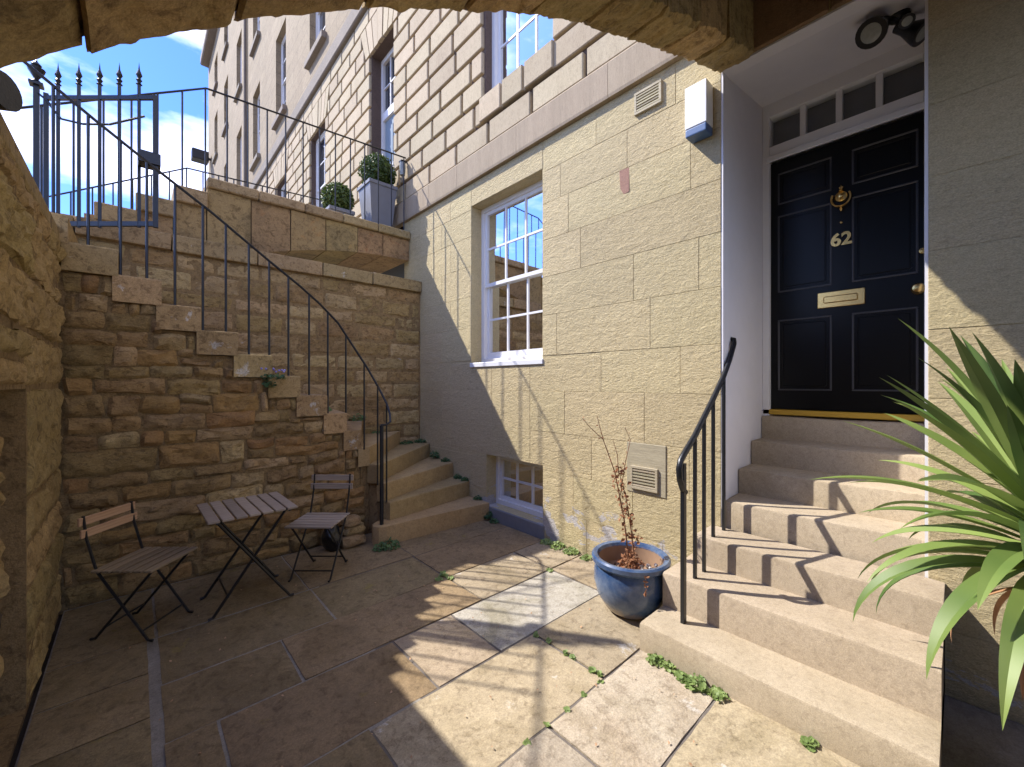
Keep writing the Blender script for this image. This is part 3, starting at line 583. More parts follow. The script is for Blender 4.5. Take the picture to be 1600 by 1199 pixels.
# ------------------------------------------------------------ winding stair, rubble walls
RZ = 2.603 / 15
stair = thing('stone_staircase', 'worn stone staircase winding up along the rubble wall to the street gate', 'staircase', (1.8, 3.8, 0))
I = {1: (1.66, 3.60), 2: (1.81, 3.715), 3: (1.785, 3.79), 4: (1.765, 3.87), 5: (1.715, 3.965), 6: (1.63, 3.965), 7: (1.49, 3.965)}
O = {1: (2.895, 3.53), 2: (2.895, 3.906), 3: (2.895, 4.24), 4: (2.895, 4.79), 5: (2.59, 5.025), 6: (2.08, 5.025), 7: (1.66, 5.025)}
xs = {8: 1.31, 9: 1.08, 10: .86, 11: .615, 12: .375, 13: .14, 14: -.09, 15: -.33, 16: -.9}
for n_, x in xs.items(): I[n_] = (x, 3.965); O[n_] = (x, 5.025)
for n_ in range(1, 16):
    a, b_, c, d = Vector(I[n_]), Vector(O[n_]), Vector(O[n_ + 1]), Vector(I[n_ + 1])
    back = .05
    c2 = c + (c - b_).normalized() * back if n_ not in (4,) else c; d2 = d + (d - a).normalized() * .03
    poly = [a, b_]
    if n_ == 4: poly += [Vector((2.895, 5.025)), Vector((2.55, 5.025))]
    else: poly += [c2]
    poly += [d2]
    if n_ == 1:      # rounded curtail end
        poly = [b_, c2, Vector((1.84, 3.80)), Vector((1.70, 3.78)), Vector((1.635, 3.73)), Vector((1.62, 3.67)), Vector((1.65, 3.615)), Vector((1.72, 3.59)), Vector((1.95, 3.575)), Vector((2.4, 3.55))]
    bm = B(); z1 = RZ * n_; prism(bm, [(p.x, p.y) for p in poly], z1 - RZ - .015 if n_ > 1 else -.02, z1, .012)
    bmesh.ops.recalc_face_normals(bm, faces=bm.faces)
    add('step', bm, 'stair' if n_ < 6 else 'stairend', stair)
def ztread(x):
    k = 7
    for n_ in range(8, 16):
        if x < xs[n_]: k = n_
    return RZ * k
rub = thing('stair_side_wall', 'brown rubble wall under the staircase behind the bistro table and chairs', 'wall', (.6, 4.0, 0))
def under(x):      # underside of the step ends
    if x > 1.63: return RZ * 4 - .2
    if x > 1.49: return RZ * 5 - .01
    return ztread(x) - RZ - .02
core = B()
for n_ in range(1, 16):
    a, b_, c, d = Vector(I[n_]), Vector(O[n_]), Vector(O[n_ + 1]), Vector(I[n_ + 1]); m_ = (a + b_ + c + d) / 4
    poly = [p + (m_ - p).normalized() * .012 for p in (a, b_, c, d)]
    if n_ > 1: prism(core, [(p.x, p.y + (.03 if i in (0, 3) else 0)) for i, p in enumerate(poly)], -.05, RZ * (n_ - 1) - .02)
bmesh.ops.recalc_face_normals(core, faces=core.faces)
add('mortar_core', core, 'mortar', rub)
bm = B(); Yf = 3.985; Ym = 4.003
prof = [(-.40, 0), (1.70, 0)] + [(1.70, RZ * 4 - .2), (1.49, RZ * 4 - .2), (1.49, RZ * 6 - .02)]
lastx = 1.49
for n_ in range(8, 16): prof += [(lastx, RZ * (n_ - 2) - .02), (xs[n_], RZ * (n_ - 2) - .02)]; lastx = xs[n_]
prof += [(-.40, RZ * 13)]
vf = [bm.verts.new((x, Ym, z)) for x, z in prof]; bm.faces.new(vf); bmesh.ops.triangulate(bm, faces=bm.faces)
add('mortar_face', bm, 'mortar', rub)
def rubble(parent, u0, u1, z0, z1, to3, mats, top=None, rh=(.085, .19), rl=(.13, .46), bulge=.028, gap=.010, cap=290, seed=3, jit=.011, amp=.010, rc=.35):
    r = random.Random(seed); z = z0; n = 0; back_ = globals().get('back')
    while z < z1 - .03:
        h = r.uniform(*rh); u = u0 - r.uniform(0, .2)
        if z + h > z1 - .05: h = z1 - z
        while u < u1:
            L = r.uniform(*rl) * (1.25 if h > .14 else .9); a, b_ = max(u, u0), min(u + L, u1); u += L
            if u1 - u < .1: b_ = u1; u = u1
            if b_ - a < .04: continue
            parts = [(z, z + h)] if r.random() > .16 or h < .13 or parent is back_ else [(z, z + h * .5), (z + h * .5, z + h)]
            todo = [(a, b_, c, d) for c, d in parts]
            while todo:
                a2, b2, c, d = todo.pop()
                if top:
                    ts = [top(a2 + (b2 - a2) * k / 6) for k in range(7)]
                    if min(ts) < d and max(ts) - min(ts) > .02 and b2 - a2 > .10: m2 = (a2 + b2) / 2; todo += [(a2, m2, c, d), (m2, b2, c, d)]; continue
                    d = min(d, min(ts))
                    if d - c < .03: continue
                bm = rock(B(), a2 + gap, b2 - gap, c + gap, d - gap, .03, bulge * r.uniform(.3, 1.4), to3, jit, r.random(), amp, .022, rc)
                if (to3(0, 0, 1)[1] - to3(0, 0, 0)[1]) == 0: bmesh.ops.reverse_faces(bm, faces=bm.faces)
                add('stone', bm, mats[int(r.random() * len(mats))], parent, True); n += 1
        z += h
    return n
rubble(rub, -.36, 1.68, 0, 2.4, lambda u, v, d: (u, Yf - d, v), ['rubble'] * 3 + ['rubble_light', 'rubble_warm'], under, (.09, .2), (.12, .46), .012, .005, 290, 11, .018, .02, .25)
back = thing('boundary_wall', 'squared rubble wall with lichened flat coping behind the staircase', 'wall', (1.3, 5.03, 0))
add('mortar_face', bx(-.95, FX, 5.04, 5.3, -.05, 2.75), 'mortar', back)
rubble(back, -.9, FX - .01, .6, 2.74, lambda u, v, d: (u, 5.04 - d, v), ['rubble_light', 'rubble_light', 'rubble'], lambda x: 2.74, (.15, .2), (.24, .5), .008, .003, 290, 5, .007, .011, .15)
xc = [-.95, -.38, .25, .95, 1.6, 2.2, FX - .005]
for a, b_ in zip(xc, xc[1:]): add('coping_stone', bx(a + .004, b_ - .004, 4.985, 5.33, 2.745, 2.895, bev=.012, jit=.006, seg=2), 'coping', back)
# retaining wall under the street
ret = thing('retaining_wall', 'thick roughly plastered stone retaining wall below the street', 'wall', (-.36, 1, 0))
add('wall_body', wallgrid(B(), -6, 3.98, -.05, 2.50, [(-1.2, 2.90, 0, 1.47, -.47)], -.372, -.47, lambda a, d, z: (d, a, z)), 'mortar', ret)
add('infill', bx(-.7, -.455, -1.3, 3.0, -.05, 1.6), 'mortar', ret); add('wall_top', bx(-.78, -.36, -6, 3.98, 2.38, 2.52, bev=.03, jit=.01, seg=2), 'retain', ret); add('wall_end', bx(-.78, -.38, 3.7, 3.975, -.05, 2.41), 'mortar', ret)
add('wall_back', bx(-.9, -.7, -6, 3.98, -.1, 2.5), 'mortar', ret)
T2 = lambda u, v, d: (-.37 + d, u, v)
rubble(ret, .4, 3.97, 1.48, 2.40, T2, ['retain'], None, (.24, .36), (.4, .9), .010, .0, 290, 21, .012, .022, .1)
rubble(ret, 2.91, 3.97, 0, 1.475, T2, ['retain'], None, (.38, .55), (1.0, 1.2), .008, .001, 290, 23, .008, .014, .08)
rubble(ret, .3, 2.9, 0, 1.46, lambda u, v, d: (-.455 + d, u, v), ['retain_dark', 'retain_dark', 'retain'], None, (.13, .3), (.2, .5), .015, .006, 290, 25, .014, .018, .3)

# ------------------------------------------------------------ rampant arch overhead
arch = thing('entrance_bridge', 'weathered mossy stone arch of the bridge overhead carrying steps to the upper door', 'bridge', (1.2, .98, 1.8))
AP = [(-.42, 1.76), (-.17, 2.022), (-.01, 2.151), (.17, 2.303), (.51, 2.532), (1.0, 2.825), (1.36, 2.998), (1.88, 3.21), (2.29, 3.366), (2.9, 3.572)]
def az(x):
    for (a, za), (b_, zb) in zip(AP, AP[1:]):
        if x <= b_: break
    t = (x - a) / (b_ - a); return za + (zb - za) * t
def azs(x): return sum(az(x + d) for d in (-.12, -.06, 0, .06, .12)) / 5 if -.25 < x < 2.75 else az(x)
def rib(ya, yb, seed):
    r = random.Random(seed); cuts = [-.40, -.07, .16, .45, .78, 1.08, 1.40, 1.74, 2.1, 2.47, FX - .004]
    for a, b_ in zip(cuts, cuts[1:]):
        n = 30; m_ = 10; bm = B(); off = r.uniform(-.004, .005); sd = r.uniform(0, 50); ey = r.uniform(-.006, .006)
        bot = [[None] * (m_ + 1) for _ in range(n + 1)]; top = [None] * (n + 1)
        for i in range(n + 1):
            x = a + .003 + (b_ - a - .006) * i / n; z = azs(x) + off
            e = .014 if i in (0, n) else 0
            for j in range(m_ + 1):
                y = ya + (yb - ya) * j / m_; ee = .018 if j in (0, m_) else 0
                zz = z + max(e, ee) + .010 * mnoise.noise((x * 11, y * 11, sd)) + .010 * mnoise.noise((x * 32, y * 32, sd))
                yy = y + (ey + .022 * mnoise.noise((x * 13, sd, 1)) + .012 * mnoise.noise((x * 45, sd, 2)) if j in (0, m_) else 0)
                bot[i][j] = bm.verts.new((x, yy, zz))
            top[i] = (bm.verts.new((x, ya, z + .34)), bm.verts.new((x, yb, z + .34)))
        for i in range(n):
            for j in range(m_): bm.faces.new((bot[i][j], bot[i][j + 1], bot[i + 1][j + 1], bot[i + 1][j]))
            bm.faces.new((bot[i][0], bot[i + 1][0], top[i + 1][0], top[i][0])); bm.faces.new((bot[i][m_], top[i][1], top[i + 1][1], bot[i + 1][m_])); bm.faces.new((top[i][0], top[i + 1][0], top[i + 1][1], top[i][1]))
        for i in (0, n): bm.faces.new([bot[i][j] for j in range(m_ + 1)] + [top[i][1], top[i][0]])
        bmesh.ops.recalc_face_normals(bm, faces=bm.faces); add('voussoir', bm, 'voussoir', arch)
rib(.885, 1.10, 2); rib(-1.05, -.83, 4)
for ya, yb in ((.90, 1.075), (-1.04, -.85)):
    bm = B(); N_ = 40; q = []
    for i in range(N_ + 1):
        x = -.395 + (FX - .01 + .395) * i / N_; z = azs(x) + .022; q.append([bm.verts.new((x, y, z + dz)) for y, dz in ((ya, 0), (yb, 0), (yb, .3), (ya, .3))])
    for A, C in zip(q, q[1:]):
        for k in range(4): bm.faces.new((A[k], C[k], C[(k + 1) % 4], A[(k + 1) % 4]))
    bmesh.ops.recalc_face_normals(bm, faces=bm.faces); add('rib_core', bm, 'mortar', arch)
for a, b_ in zip((-.80, -.35, .05, .45, .85, 1.25, 1.65, 2.1, 2.5), (-.35, .05, .45, .85, 1.25, 1.65, 2.1, 2.5, FX - .01)):
    z = max(azs(max(a, -.4)), azs(b_)) + .345
    add('tread_slab', bx(a + .003, b_ - .003, -1.1, 1.13, z, z + .17, bev=.01, jit=.004), 'deck', arch)
add('haunch', bx(-.78, -.37, -1.05, 1.1, 1.5, 2.3), 'mortar', arch)

# ------------------------------------------------------------ iron stair railing, gate
sr = thing('stair_railing', 'curving black iron handrail on plain bars rising with the stone staircase', 'railing', (.6, 4.03, .5))
path = [(-.95, 4.03, 3.83), (-.53, 4.03, 3.55), (-.2, 4.03, 3.305), (.098, 4.03, 3.094), (.443, 4.03, 2.86), (.847, 4.03, 2.554), (1.1, 4.03, 2.37), (1.266, 4.02, 2.23), (1.42, 4.0, 2.07), (1.56, 3.98, 1.85), (1.68, 3.93, 1.64), (1.755, 3.86, 1.46), (1.80, 3.77, 1.30), (1.81, 3.72, 1.20), (1.79, 3.67, 1.13), (1.74, 3.65, 1.105), (1.69, 3.665, 1.105)]
def zrail(x):
    for p, q in zip(path, path[1:]):
        if p[0] <= x <= q[0]: return p[2] + (q[2] - p[2]) * (x - p[0]) / (q[0] - p[0]), p[1] + (q[1] - p[1]) * (x - p[0]) / (q[0] - p[0])
    return path[-4][2], path[-4][1]
add('handrail', tube(B(), path, .0105, 8), 'iron', sr, True)
for x in (-.4, -.24, -.08, .06, .22, .39, .54, .70, .85, 1.0, 1.17, 1.33, 1.49, 1.65):
    zr, yr = zrail(x); b_ = B(); zb = ztread(x) if x < 1.49 else RZ * (6 if x < 1.6 else 5)
    tube(b_, [(x, yr, zb - .02), (x, yr, zr)], .0088, 6); add('bar', b_, 'iron', sr)
for (x, y, zb) in ((1.745, 3.85, RZ * 3), (1.80, 3.77, RZ * 2)): add('bar', tube(B(), [(x, y, zb - .02), (x, y, zrail(x)[0] if x < 1.8 else 1.28)], .0088, 6), 'iron', sr)
nw = B(); tube(nw, [(1.70, 3.665, RZ - .01), (1.70, 3.665, 1.10)], .019, 8); add('newel_post', nw, 'iron', sr)
def spear(bm, x, y, z, s=1):
    lathe(bm, [(.008 * s, -.02 * s), (.02 * s, -.012 * s), (.008 * s, .0), (.019 * s, .02 * s), (.009 * s, .035 * s), (.02 * s, .06 * s), (.006 * s, .10 * s), (.0, .16 * s)], (x, y, z), 10)
gate = thing('iron_gate', 'open black iron gate with spear tops at the head of the staircase', 'gate', (-.2, 4.45, 2.7))
g0, g1 = Vector((-.507, 4.74, 0)), Vector((.112, 4.17, 0))
for t in (.11, .30, .49, .67, .85):
    p = g0.lerp(g1, t); b_ = B(); box(b_, p.x - .0105, p.x + .0105, p.y - .0105, p.y + .0105, 2.69, 3.80); br = add('bar', b_, 'iron', gate)
    s = B(); spear(s, p.x, p.y, 3.80); add('spear_finial', s, 'iron', br)
def flatbar(a, b_, z0, z1, w): bm = B(); d = (b_ - a).normalized(); n_ = Vector((-d.y, d.x, 0)) * w; prism(bm, [(q.x, q.y) for q in (a - n_, b_ - n_, b_ + n_, a + n_)], z0, z1); bmesh.ops.recalc_face_normals(bm, faces=bm.faces); return bm
add('top_rail', flatbar(g0, g1 + (g1 - g0) * .01, 3.67, 3.70, .011), 'iron', gate); add('bottom_rail', flatbar(g0, g1, 2.70, 2.735, .012), 'iron', gate)
add('latch_stile', bx(g1.x - .016, g1.x + .016, g1.y - .016, g1.y + .016, 2.69, 3.70), 'iron', gate); add('hinge_stile', bx(g0.x - .014, g0.x + .014, g0.y - .014, g0.y + .014, 2.69, 3.72), 'iron', gate)
add('lock_box', bx(g1.x - .10, g1.x + .03, g1.y - .03, g1.y + .10, 3.16, 3.25, bev=.004), 'iron', gate)
gp = thing('gate_post', 'black iron gate post topped by a small urn above the retaining wall', 'post', (-.56, 4.79, 2.5))
b_ = B(); box(b_, -.578, -.546, 4.776, 4.808, 2.3, 3.78); box(b_, -.60, -.525, 4.755, 4.83, 3.78, 3.80); add('shaft', b_, 'iron', gp)
add('urn', lathe(B(), [(.012, 0), (.03, .01), (.012, .03), (.045, .09), (.05, .11), (.02, .125), (.03, .14), (.008, .165), (0, .19)], (-.5625, 4.7925, 3.80), 12), 'iron', gp, True)
add('scroll', tube(B(), [(-.55, 4.78, 3.72), (-.50, 4.72, 3.66), (-.46, 4.68, 3.58), (-.42, 4.65, 3.52), (-.30, 4.56, 3.49), (-.15, 4.45, 3.50), (.05, 4.3, 3.58)], .008, 6), 'iron', gp)

# ------------------------------------------------------------ neighbour's entrance platform
pl = thing('entrance_platform', 'stained stone entrance bridge of the next house above the boundary wall', 'bridge', (1.5, 5.34, 2.5))
PZ = 3.66
ax = lambda x: 2.60 + .65 * (1 - max(0, (2.75 - x) / 2.6) ** 2) if x > .2 else 2.55
px = [-.35, .0, .28, .55, .95, 1.35, 1.75, 2.15, 2.5, FX - .004]
def stepz(x): return PZ - .11 if x > .55 else (PZ - .28 if x > .28 else PZ - .45 if x > 0 else PZ - .62)
for a, b_ in zip(px, px[1:]):
    n = 5; bm = B(); F = []; K = []
    pts = [(a + .005 + (b_ - a - .01) * i / n, ax(a + (b_ - a) * i / n) + .004) for i in range(n + 1)]
    zt = min(stepz((a + b_) / 2), stepz(a + .01)) - .004
    pts += [(b_ - .005, zt), (a + .005, zt)]
    f = [bm.verts.new((x, 5.345 + rnd.uniform(-.008, .008), z)) for x, z in pts]; k_ = [bm.verts.new((x, 7.5, z)) for x, z in pts]
    bm.faces.new(f); bm.faces.new(k_[::-1])
    for i in range(len(pts)): bm.faces.new((f[i], k_[i], k_[(i + 1) % len(pts)], f[(i + 1) % len(pts)]))
    bmesh.ops.recalc_face_normals(bm, faces=bm.faces); add('arch_stone', bm, 'platt', pl)
cx = [.55, 1.02, 1.5, 1.95, 2.42, FX - .004]
for a, b_ in zip(cx, cx[1:]): add('coping_stone', bx(a + .003, b_ - .003, 5.30, 7.6, PZ - .11, PZ, bev=.012, jit=.003), 'coping', pl)
for i, (x0, x1) in enumerate(((.28, .56), (.0, .29), (-.28, .01), (-.56, -.27), (-.84, -.55))):
    add('step', bx(x0, x1, 5.30, 7.6, PZ - .17 * (i + 1) - .16, PZ - .17 * (i + 1), bev=.01, jit=.003), 'coping', pl)
for yy, nm, lb in ((5.36, 'platform_railing', 'thin black iron railing along the near edge of the stone entrance platform'), (7.53, 'platform_railing', 'thin black iron railing along the far edge of the stone entrance platform')):
    rl = thing(nm, lb, 'railing', (1.5, yy, PZ))
    add('handrail', tube(B(), [(FX - .05, yy, 4.72), (.545, yy, 4.60), (.153, yy, 4.36), (-.30, yy, 4.08), (-.8, yy, 3.77)], .010, 6), 'iron', rl)
    x = FX - .08
    while x > -.75:
        zt = 4.60 + (x - .545) * .051 if x > .545 else 4.60 - (.545 - x) * .612
        zb = PZ if x > .55 else PZ - .17 * (1 + int((.56 - x) / .28))
        add('bar', tube(B(), [(x, yy, zb - .02), (x, yy, zt)], .0085, 6), 'iron', rl); x -= .19
wlamp = thing('wall_lantern', 'small glass wall lantern at the end of the platform railing', 'lamp', (FX, 5.42, 4.5))
add('glass', lathe(B(), [(.0, -.12), (.035, -.11), (.045, 0), (.04, .07), (.0, .08)], (FX - .07, 5.42, 4.60), 14), 'lampglass', wlamp, True); b_ = B(); box(b_, FX - .08, FX - .003, 5.41, 5.43, 4.69, 4.71); box(b_, FX - .11, FX - .03, 5.38, 5.46, 4.675, 4.69); add('bracket', b_, 'iron', wlamp)
fl = thing('wall_box', 'small dark box fixed at the far end of the terrace', 'box', (FX - .5, 26.5, 13)); add('casing', bx(FX - .8, FX - .1, 26.3, 26.9, 13.0, 13.5, bev=.03), 'iron', fl); add('arm', bx(FX - .12, FX + .02, 26.55, 26.65, 13.2, 13.3), 'iron', fl)

def leafball(bm, c, r, n, size, seed, squash=1):
    rr = random.Random(seed)
    for _ in range(n):
        d = Vector((rr.gauss(0, 1), rr.gauss(0, 1), rr.gauss(0, 1))).normalized(); q = r * rr.uniform(.72, 1.03) * (1 + .07 * mnoise.noise(d * 3 + Vector((seed, 0, 0))))
        p = Vector(c) + Vector((d.x * q, d.y * q, d.z * q * squash)); a = (d + Vector((rr.gauss(0, .6), rr.gauss(0, .6), rr.gauss(0, .6)))).normalized(); t = a.orthogonal().normalized(); t.rotate(Matrix.Rotation(rr.uniform(0, 6.3), 3, a)); s = a.cross(t); z = size * rr.uniform(.7, 1.3)
        bm.faces.new([bm.verts.new(p + v) for v in (-t * z * .2, s * z * .45 + t * z * .4 + a * z * .15, t * z, -s * z * .45 + t * z * .4 + a * z * .15)])
    return bm
for (x, y, w, h, br, lab) in ((2.60, 5.74, .20, .64, .25, 'tall grey square planter with clipped box ball beside the blue door'), (2.10, 5.92, .16, .20, .21, 'low planter with clipped box ball on the stone platform')):
    p = thing('potted_box_ball', lab, 'planter', (x, y, PZ))
    bm = B(); b0, b1 = w * .72, w
    lo = [bm.verts.new((x + sx * b0, y + sy * b0, PZ)) for sx, sy in ((-1, -1), (1, -1), (1, 1), (-1, 1))]; hi = [bm.verts.new((x + sx * b1, y + sy * b1, PZ + h)) for sx, sy in ((-1, -1), (1, -1), (1, 1), (-1, 1))]
    bm.faces.new(lo[::-1]); bm.faces.new(hi)
    for i in range(4): bm.faces.new((lo[i], lo[(i + 1) % 4], hi[(i + 1) % 4], hi[i]))
    add('pot', bm, 'planter', p); add('rim', bx(x - w - .015, x + w + .015, y - w - .015, y + w + .015, PZ + h, PZ + h + .05, bev=.005), 'planter', p)
    add('core', lathe(B(), [(0, -br * .75), (br * .6, -br * .5), (br * .78, 0), (br * .6, br * .5), (0, br * .75)], (x, y, PZ + h + .05 + br * .85), 12), 'box', p, True)
    add('foliage', leafball(B(), (x, y, PZ + h + .05 + br * .85), br, 2600, .034, int(x * 10)), 'box', p)

# ------------------------------------------------------------ alarm box, flood light, lamp on wall
al = thing('alarm_box', 'white alarm box with blue base on the painted wall by the arch', 'alarm box', (FX, 1.2, 3.2))
add('cover', bx(2.785, FX - .003, 1.135, 1.28, 3.235, 3.52, bev=.006, seg=2), 'whitebox', al); add('base', bx(2.787, FX - .003, 1.137, 1.278, 3.18, 3.233, bev=.008, seg=2), 'bluebox', al)
fd = thing('flood_light', 'black twin-headed security light under the white porch ceiling', 'lamp', (3.27, .3, 3.62))
add('mount', lathe(B(), [(.05, .02), (.05, -.02), (.02, -.03)], (3.30, .24, 3.655), 16), 'iron', fd)
def head(c, d, s, nm):
    d = Vector(d).normalized(); bm = B(); lathe(bm, [(.0, -.10 * s), (.028 * s, -.095 * s), (.034 * s, -.04 * s), (.055 * s, .02 * s), (.066 * s, .055 * s), (.066 * s, .065 * s), (.058 * s, .065 * s)], (0, 0, 0), 20)
    bmesh.ops.transform(bm, matrix=Matrix.Translation(c) @ d.to_track_quat('Z', 'Y').to_matrix().to_4x4(), verts=bm.verts); h = add(nm, bm, 'iron', fd, True)
    g = B(); lathe(g, [(0, .068 * s), (.04 * s, .066 * s), (.057 * s, .06 * s)], (0, 0, 0), 20); bmesh.ops.transform(g, matrix=Matrix.Translation(c) @ d.to_track_quat('Z', 'Y').to_matrix().to_4x4(), verts=g.verts); add('lens', g, 'lampglass', h, True)
head((3.19, .33, 3.565), (-.75, .25, -.62), 1.15, 'lamp_head'); head((3.36, .19, 3.565), (-.1, -.6, -.6), 1.0, 'lamp_head'); head((3.24, .21, 3.57), (-.6, -.2, -.7), .55, 'motion_sensor')
for a, b_ in (((3.3, .24, 3.64), (3.23, .31, 3.6)), ((3.3, .24, 3.64), (3.35, .2, 3.6))): add('arm', tube(B(), [a, b_], .014, 8), 'iron', fd)
rl = thing('round_wall_lamp', 'dark blue round-ended fitting on top of the retaining wall under the arch', 'lamp', (-.37, 2.36, 2.56))
add('bracket', bx(-.40, -.365, 2.30, 2.36, 2.56, 2.78, bev=.004), 'iron', rl); add('disc', tube(B(), [(-.42, 2.40, 2.565), (-.35, 2.36, 2.565)], .065, 20), 'iron', rl)

# ------------------------------------------------------------ bistro table and chairs
def bar2(bm, a, b_, w, t): return tube(bm, [a, b_], w, 4)
def chair(label, loc, rz, back_mat, seat_mat):
    c = thing('folding_chair', label, 'chair', loc, rz, None, True); c.scale = (.91, .91, .91)
    for s in (-1, 1):
        x = s * .165
        add('leg', tube(B(), [(x, -.235, .80), (x, -.215, .66), (x, -.15, .45), (x, .175, .012), (x, .205, .008)], .0085, 6), 'chairmetal', c)
        x = s * .148
        add('leg', tube(B(), [(x, .19, .445), (x, -.175, .012), (x, -.205, .008)], .0085, 6), 'chairmetal', c)
        add('seat_rail', tube(B(), [(x, -.17, .438), (x, .20, .445)], .008, 6), 'chairmetal', c)
    add('stretcher', tube(B(), [(-.165, .135, .065), (.165, .135, .065)], .006, 6), 'chairmetal', c); add('stretcher', tube(B(), [(-.148, -.12, .08), (.148, -.12, .08)], .006, 6), 'chairmetal', c)
    for i in range(6):
        y = -.16 + i * .066; add('seat_slat', bx(-.195, .195, y, y + .052, .449, .464, bev=.003), seat_mat, c)
    for z, y in ((.69, -.228), (.765, -.243)): add('backrest_slat', bx(-.195, .195, y, y + .014, z - .026, z + .026, bev=.003), back_mat, c)
    return c
chair('folding chair with two pale wooden back slats beside the retaining wall', (.035, 3.39, 0), math.atan2(-.74, -.67), 'wood_pale', 'wood_seat')
chair('folding chair with grey weathered wooden slats beside the loose stones', (1.085, 3.44, 0), math.atan2(.68, -.73), 'wood_grey', 'wood_grey')
tb = thing('folding_table', 'small square slatted folding table on black crossed legs', 'table', (.575, 3.37, 0), R(1), None, True); tb.scale = (.93, .98, .92)
for i in range(7):
    x = -.275 + i * .0795; add('slat', bx(x, x + .068, -.27, .27, .683, .70, bev=.003), 'wood_grey', tb)
for y in (-.20, .20):
    add('leg', tube(B(), [(-.22, y, .675), (.235, y, .012), (.262, y, .008)], .010, 6), 'chairmetal', tb); add('leg', tube(B(), [(.22, y * .9, .675), (-.235, y * .9, .012), (-.262, y * .9, .008)], .010, 6), 'chairmetal', tb)
for x in (-.22, .22): add('rail', tube(B(), [(x, -.25, .674), (x, .25, .674)], .009, 6), 'chairmetal', tb)
for x in (-.15, .15): add('stretcher', tube(B(), [(x, -.19, .13), (x, .19, .13)], .006, 6), 'chairmetal', tb)

# ------------------------------------------------------------ loose stones and bag by the stair
def cobble(label, x, y, z, s, seed):
    bm = B(); bmesh.ops.create_icosphere(bm, subdivisions=3, radius=1)
    for v in bm.verts:
        d = v.co.normalized(); q = 1 + .22 * mnoise.noise(d * 1.6 + Vector((seed, 0, 0))) + .06 * mnoise.noise(d * 5 + Vector((seed, 3, 0)))
        f = Vector([math.copysign(abs(k) ** .6, k) for k in d]); v.co = Vector((f.x * s[0], f.y * s[1], f.z * s[2])) * q * .8 + Vector((x, y, z + s[2] * .8))
    return tag(add('loose_stone', bm, 'rubble_light', None, True), label, 'stone')
cobble('large flat loose stone at the bottom of the pile behind the grey chair', 1.47, 3.80, 0, (.14, .11, .065), 1); cobble('loose stone lying second in the pile behind the grey chair', 1.49, 3.82, .10, (.12, .10, .05), 2); cobble('pale loose stone on top of the pile behind the grey chair', 1.47, 3.82, .18, (.11, .09, .05), 3)
bm = B(); bmesh.ops.create_icosphere(bm, subdivisions=3, radius=.1)
for v in bm.verts: v.co = v.co * (1 + .35 * mnoise.noise(v.co * 14)); v.co = Vector((v.co.x * .8 + 1.30, v.co.y * .8 + 3.80, v.co.z * 1.2 + .115))
tag(add('plastic_bag', bm, 'blackbag', None, True), 'crumpled black plastic bag beside the loose stones', 'bag')

# ------------------------------------------------------------ blue pot with dead plant
px_, py_ = 2.415, 1.475
pt = thing('potted_dead_plant', 'blue glazed bowl pot holding a tall dried-up plant by the door steps', 'plant pot', (px_, py_, 0))
prof = [(.0, 0), (.13, 0), (.165, .03), (.215, .11), (.238, .20), (.235, .27), (.225, .305), (.238, .315), (.252, .33), (.252, .355), (.24, .365), (.215, .36), (.205, .34), (.205, .24), (.0, .235)]
add('pot', lathe(B(), prof[:13], (px_, py_, 0), 40, 'z', False), 'pot', pt, True); add('inner_wall', lathe(B(), [(.207, .345), (.203, .24), (0, .239)], (px_, py_, 0), 32, 'z', False), 'potin', pt, True)
sl = B(); rr = random.Random(4)
for _ in range(160):
    a, q = rr.uniform(0, 6.3), .19 * math.sqrt(rr.random()); c = Vector((px_ + q * math.cos(a), py_ + q * math.sin(a), .245)); s = rr.uniform(.006, .016)
    bmesh.ops.create_icosphere(sl, subdivisions=1, radius=s, matrix=Matrix.Translation(c) @ Matrix.Scale(.6, 4, (0, 0, 1)))
add('soil', sl, 'deck', pt)
wp = B()
for _ in range(26):
    c = Vector((px_ + .07 + rr.uniform(-.06, .06), py_ - .06 + rr.uniform(-.06, .06), .262 + rr.uniform(0, .03))); bmesh.ops.create_icosphere(wp, subdivisions=1, radius=rr.uniform(.008, .017), matrix=Matrix.Translation(c))
tag(add('white_pebbles', wp, 'whitestone', pt), kind='stuff')
dry = B()
def dleaf(bm, p, s, rr):
    a = Vector((rr.gauss(0, 1), rr.gauss(0, 1), rr.gauss(-.6, .7))).normalized(); b_ = a.orthogonal().normalized(); c = a.cross(b_)
    bm.faces.new([bm.verts.new(p + v) for v in (Vector((0, 0, 0)), a * s * .5 + b_ * s * .35 + c * s * .2, a * s, a * s * .5 - b_ * s * .35 + c * s * .25)])
stems = [[(0, 0, .24), (-.03, .03, .6), (-.065, .075, .9), (-.12, .13, 1.12), (-.15, .16, 1.28)], [(.03, -.02, .24), (.015, .0, .5), (-.01, .03, .75), (-.05, .07, .95)], [(-.04, .05, .75), (-.02, .03, .95), (.0, .0, 1.12), (-.03, .02, 1.2)], [(-.05, .06, .9), (-.06, .06, 1.02), (-.075, .085, 1.12)], [(-.12, .13, 1.12), (-.17, .2, 1.2), (-.2, .24, 1.26)], [(.02, .03, .24), (.06, .01, .4), (.05, -.03, .5)], [(-.03, -.02, .24), (-.07, -.01, .42)]]
for k, s in enumerate(stems):
    P = [Vector(q) + Vector((px_, py_, 0)) for q in s]; r0 = .0062 if k < 2 else .003
    add('stem', tube(B(), P, r0, 6, .0016), 'stem', pt)
    for a, b_ in zip(P, P[1:]):
        top = a.z > .85
        for _ in range(int((b_ - a).length * (26 if top else 95))): dleaf(dry, a.lerp(b_, rr.random()) + Vector((rr.gauss(0, .012), rr.gauss(0, .012), rr.gauss(0, .01))), rr.uniform(.010, .022) if top else rr.uniform(.018, .042), rr)
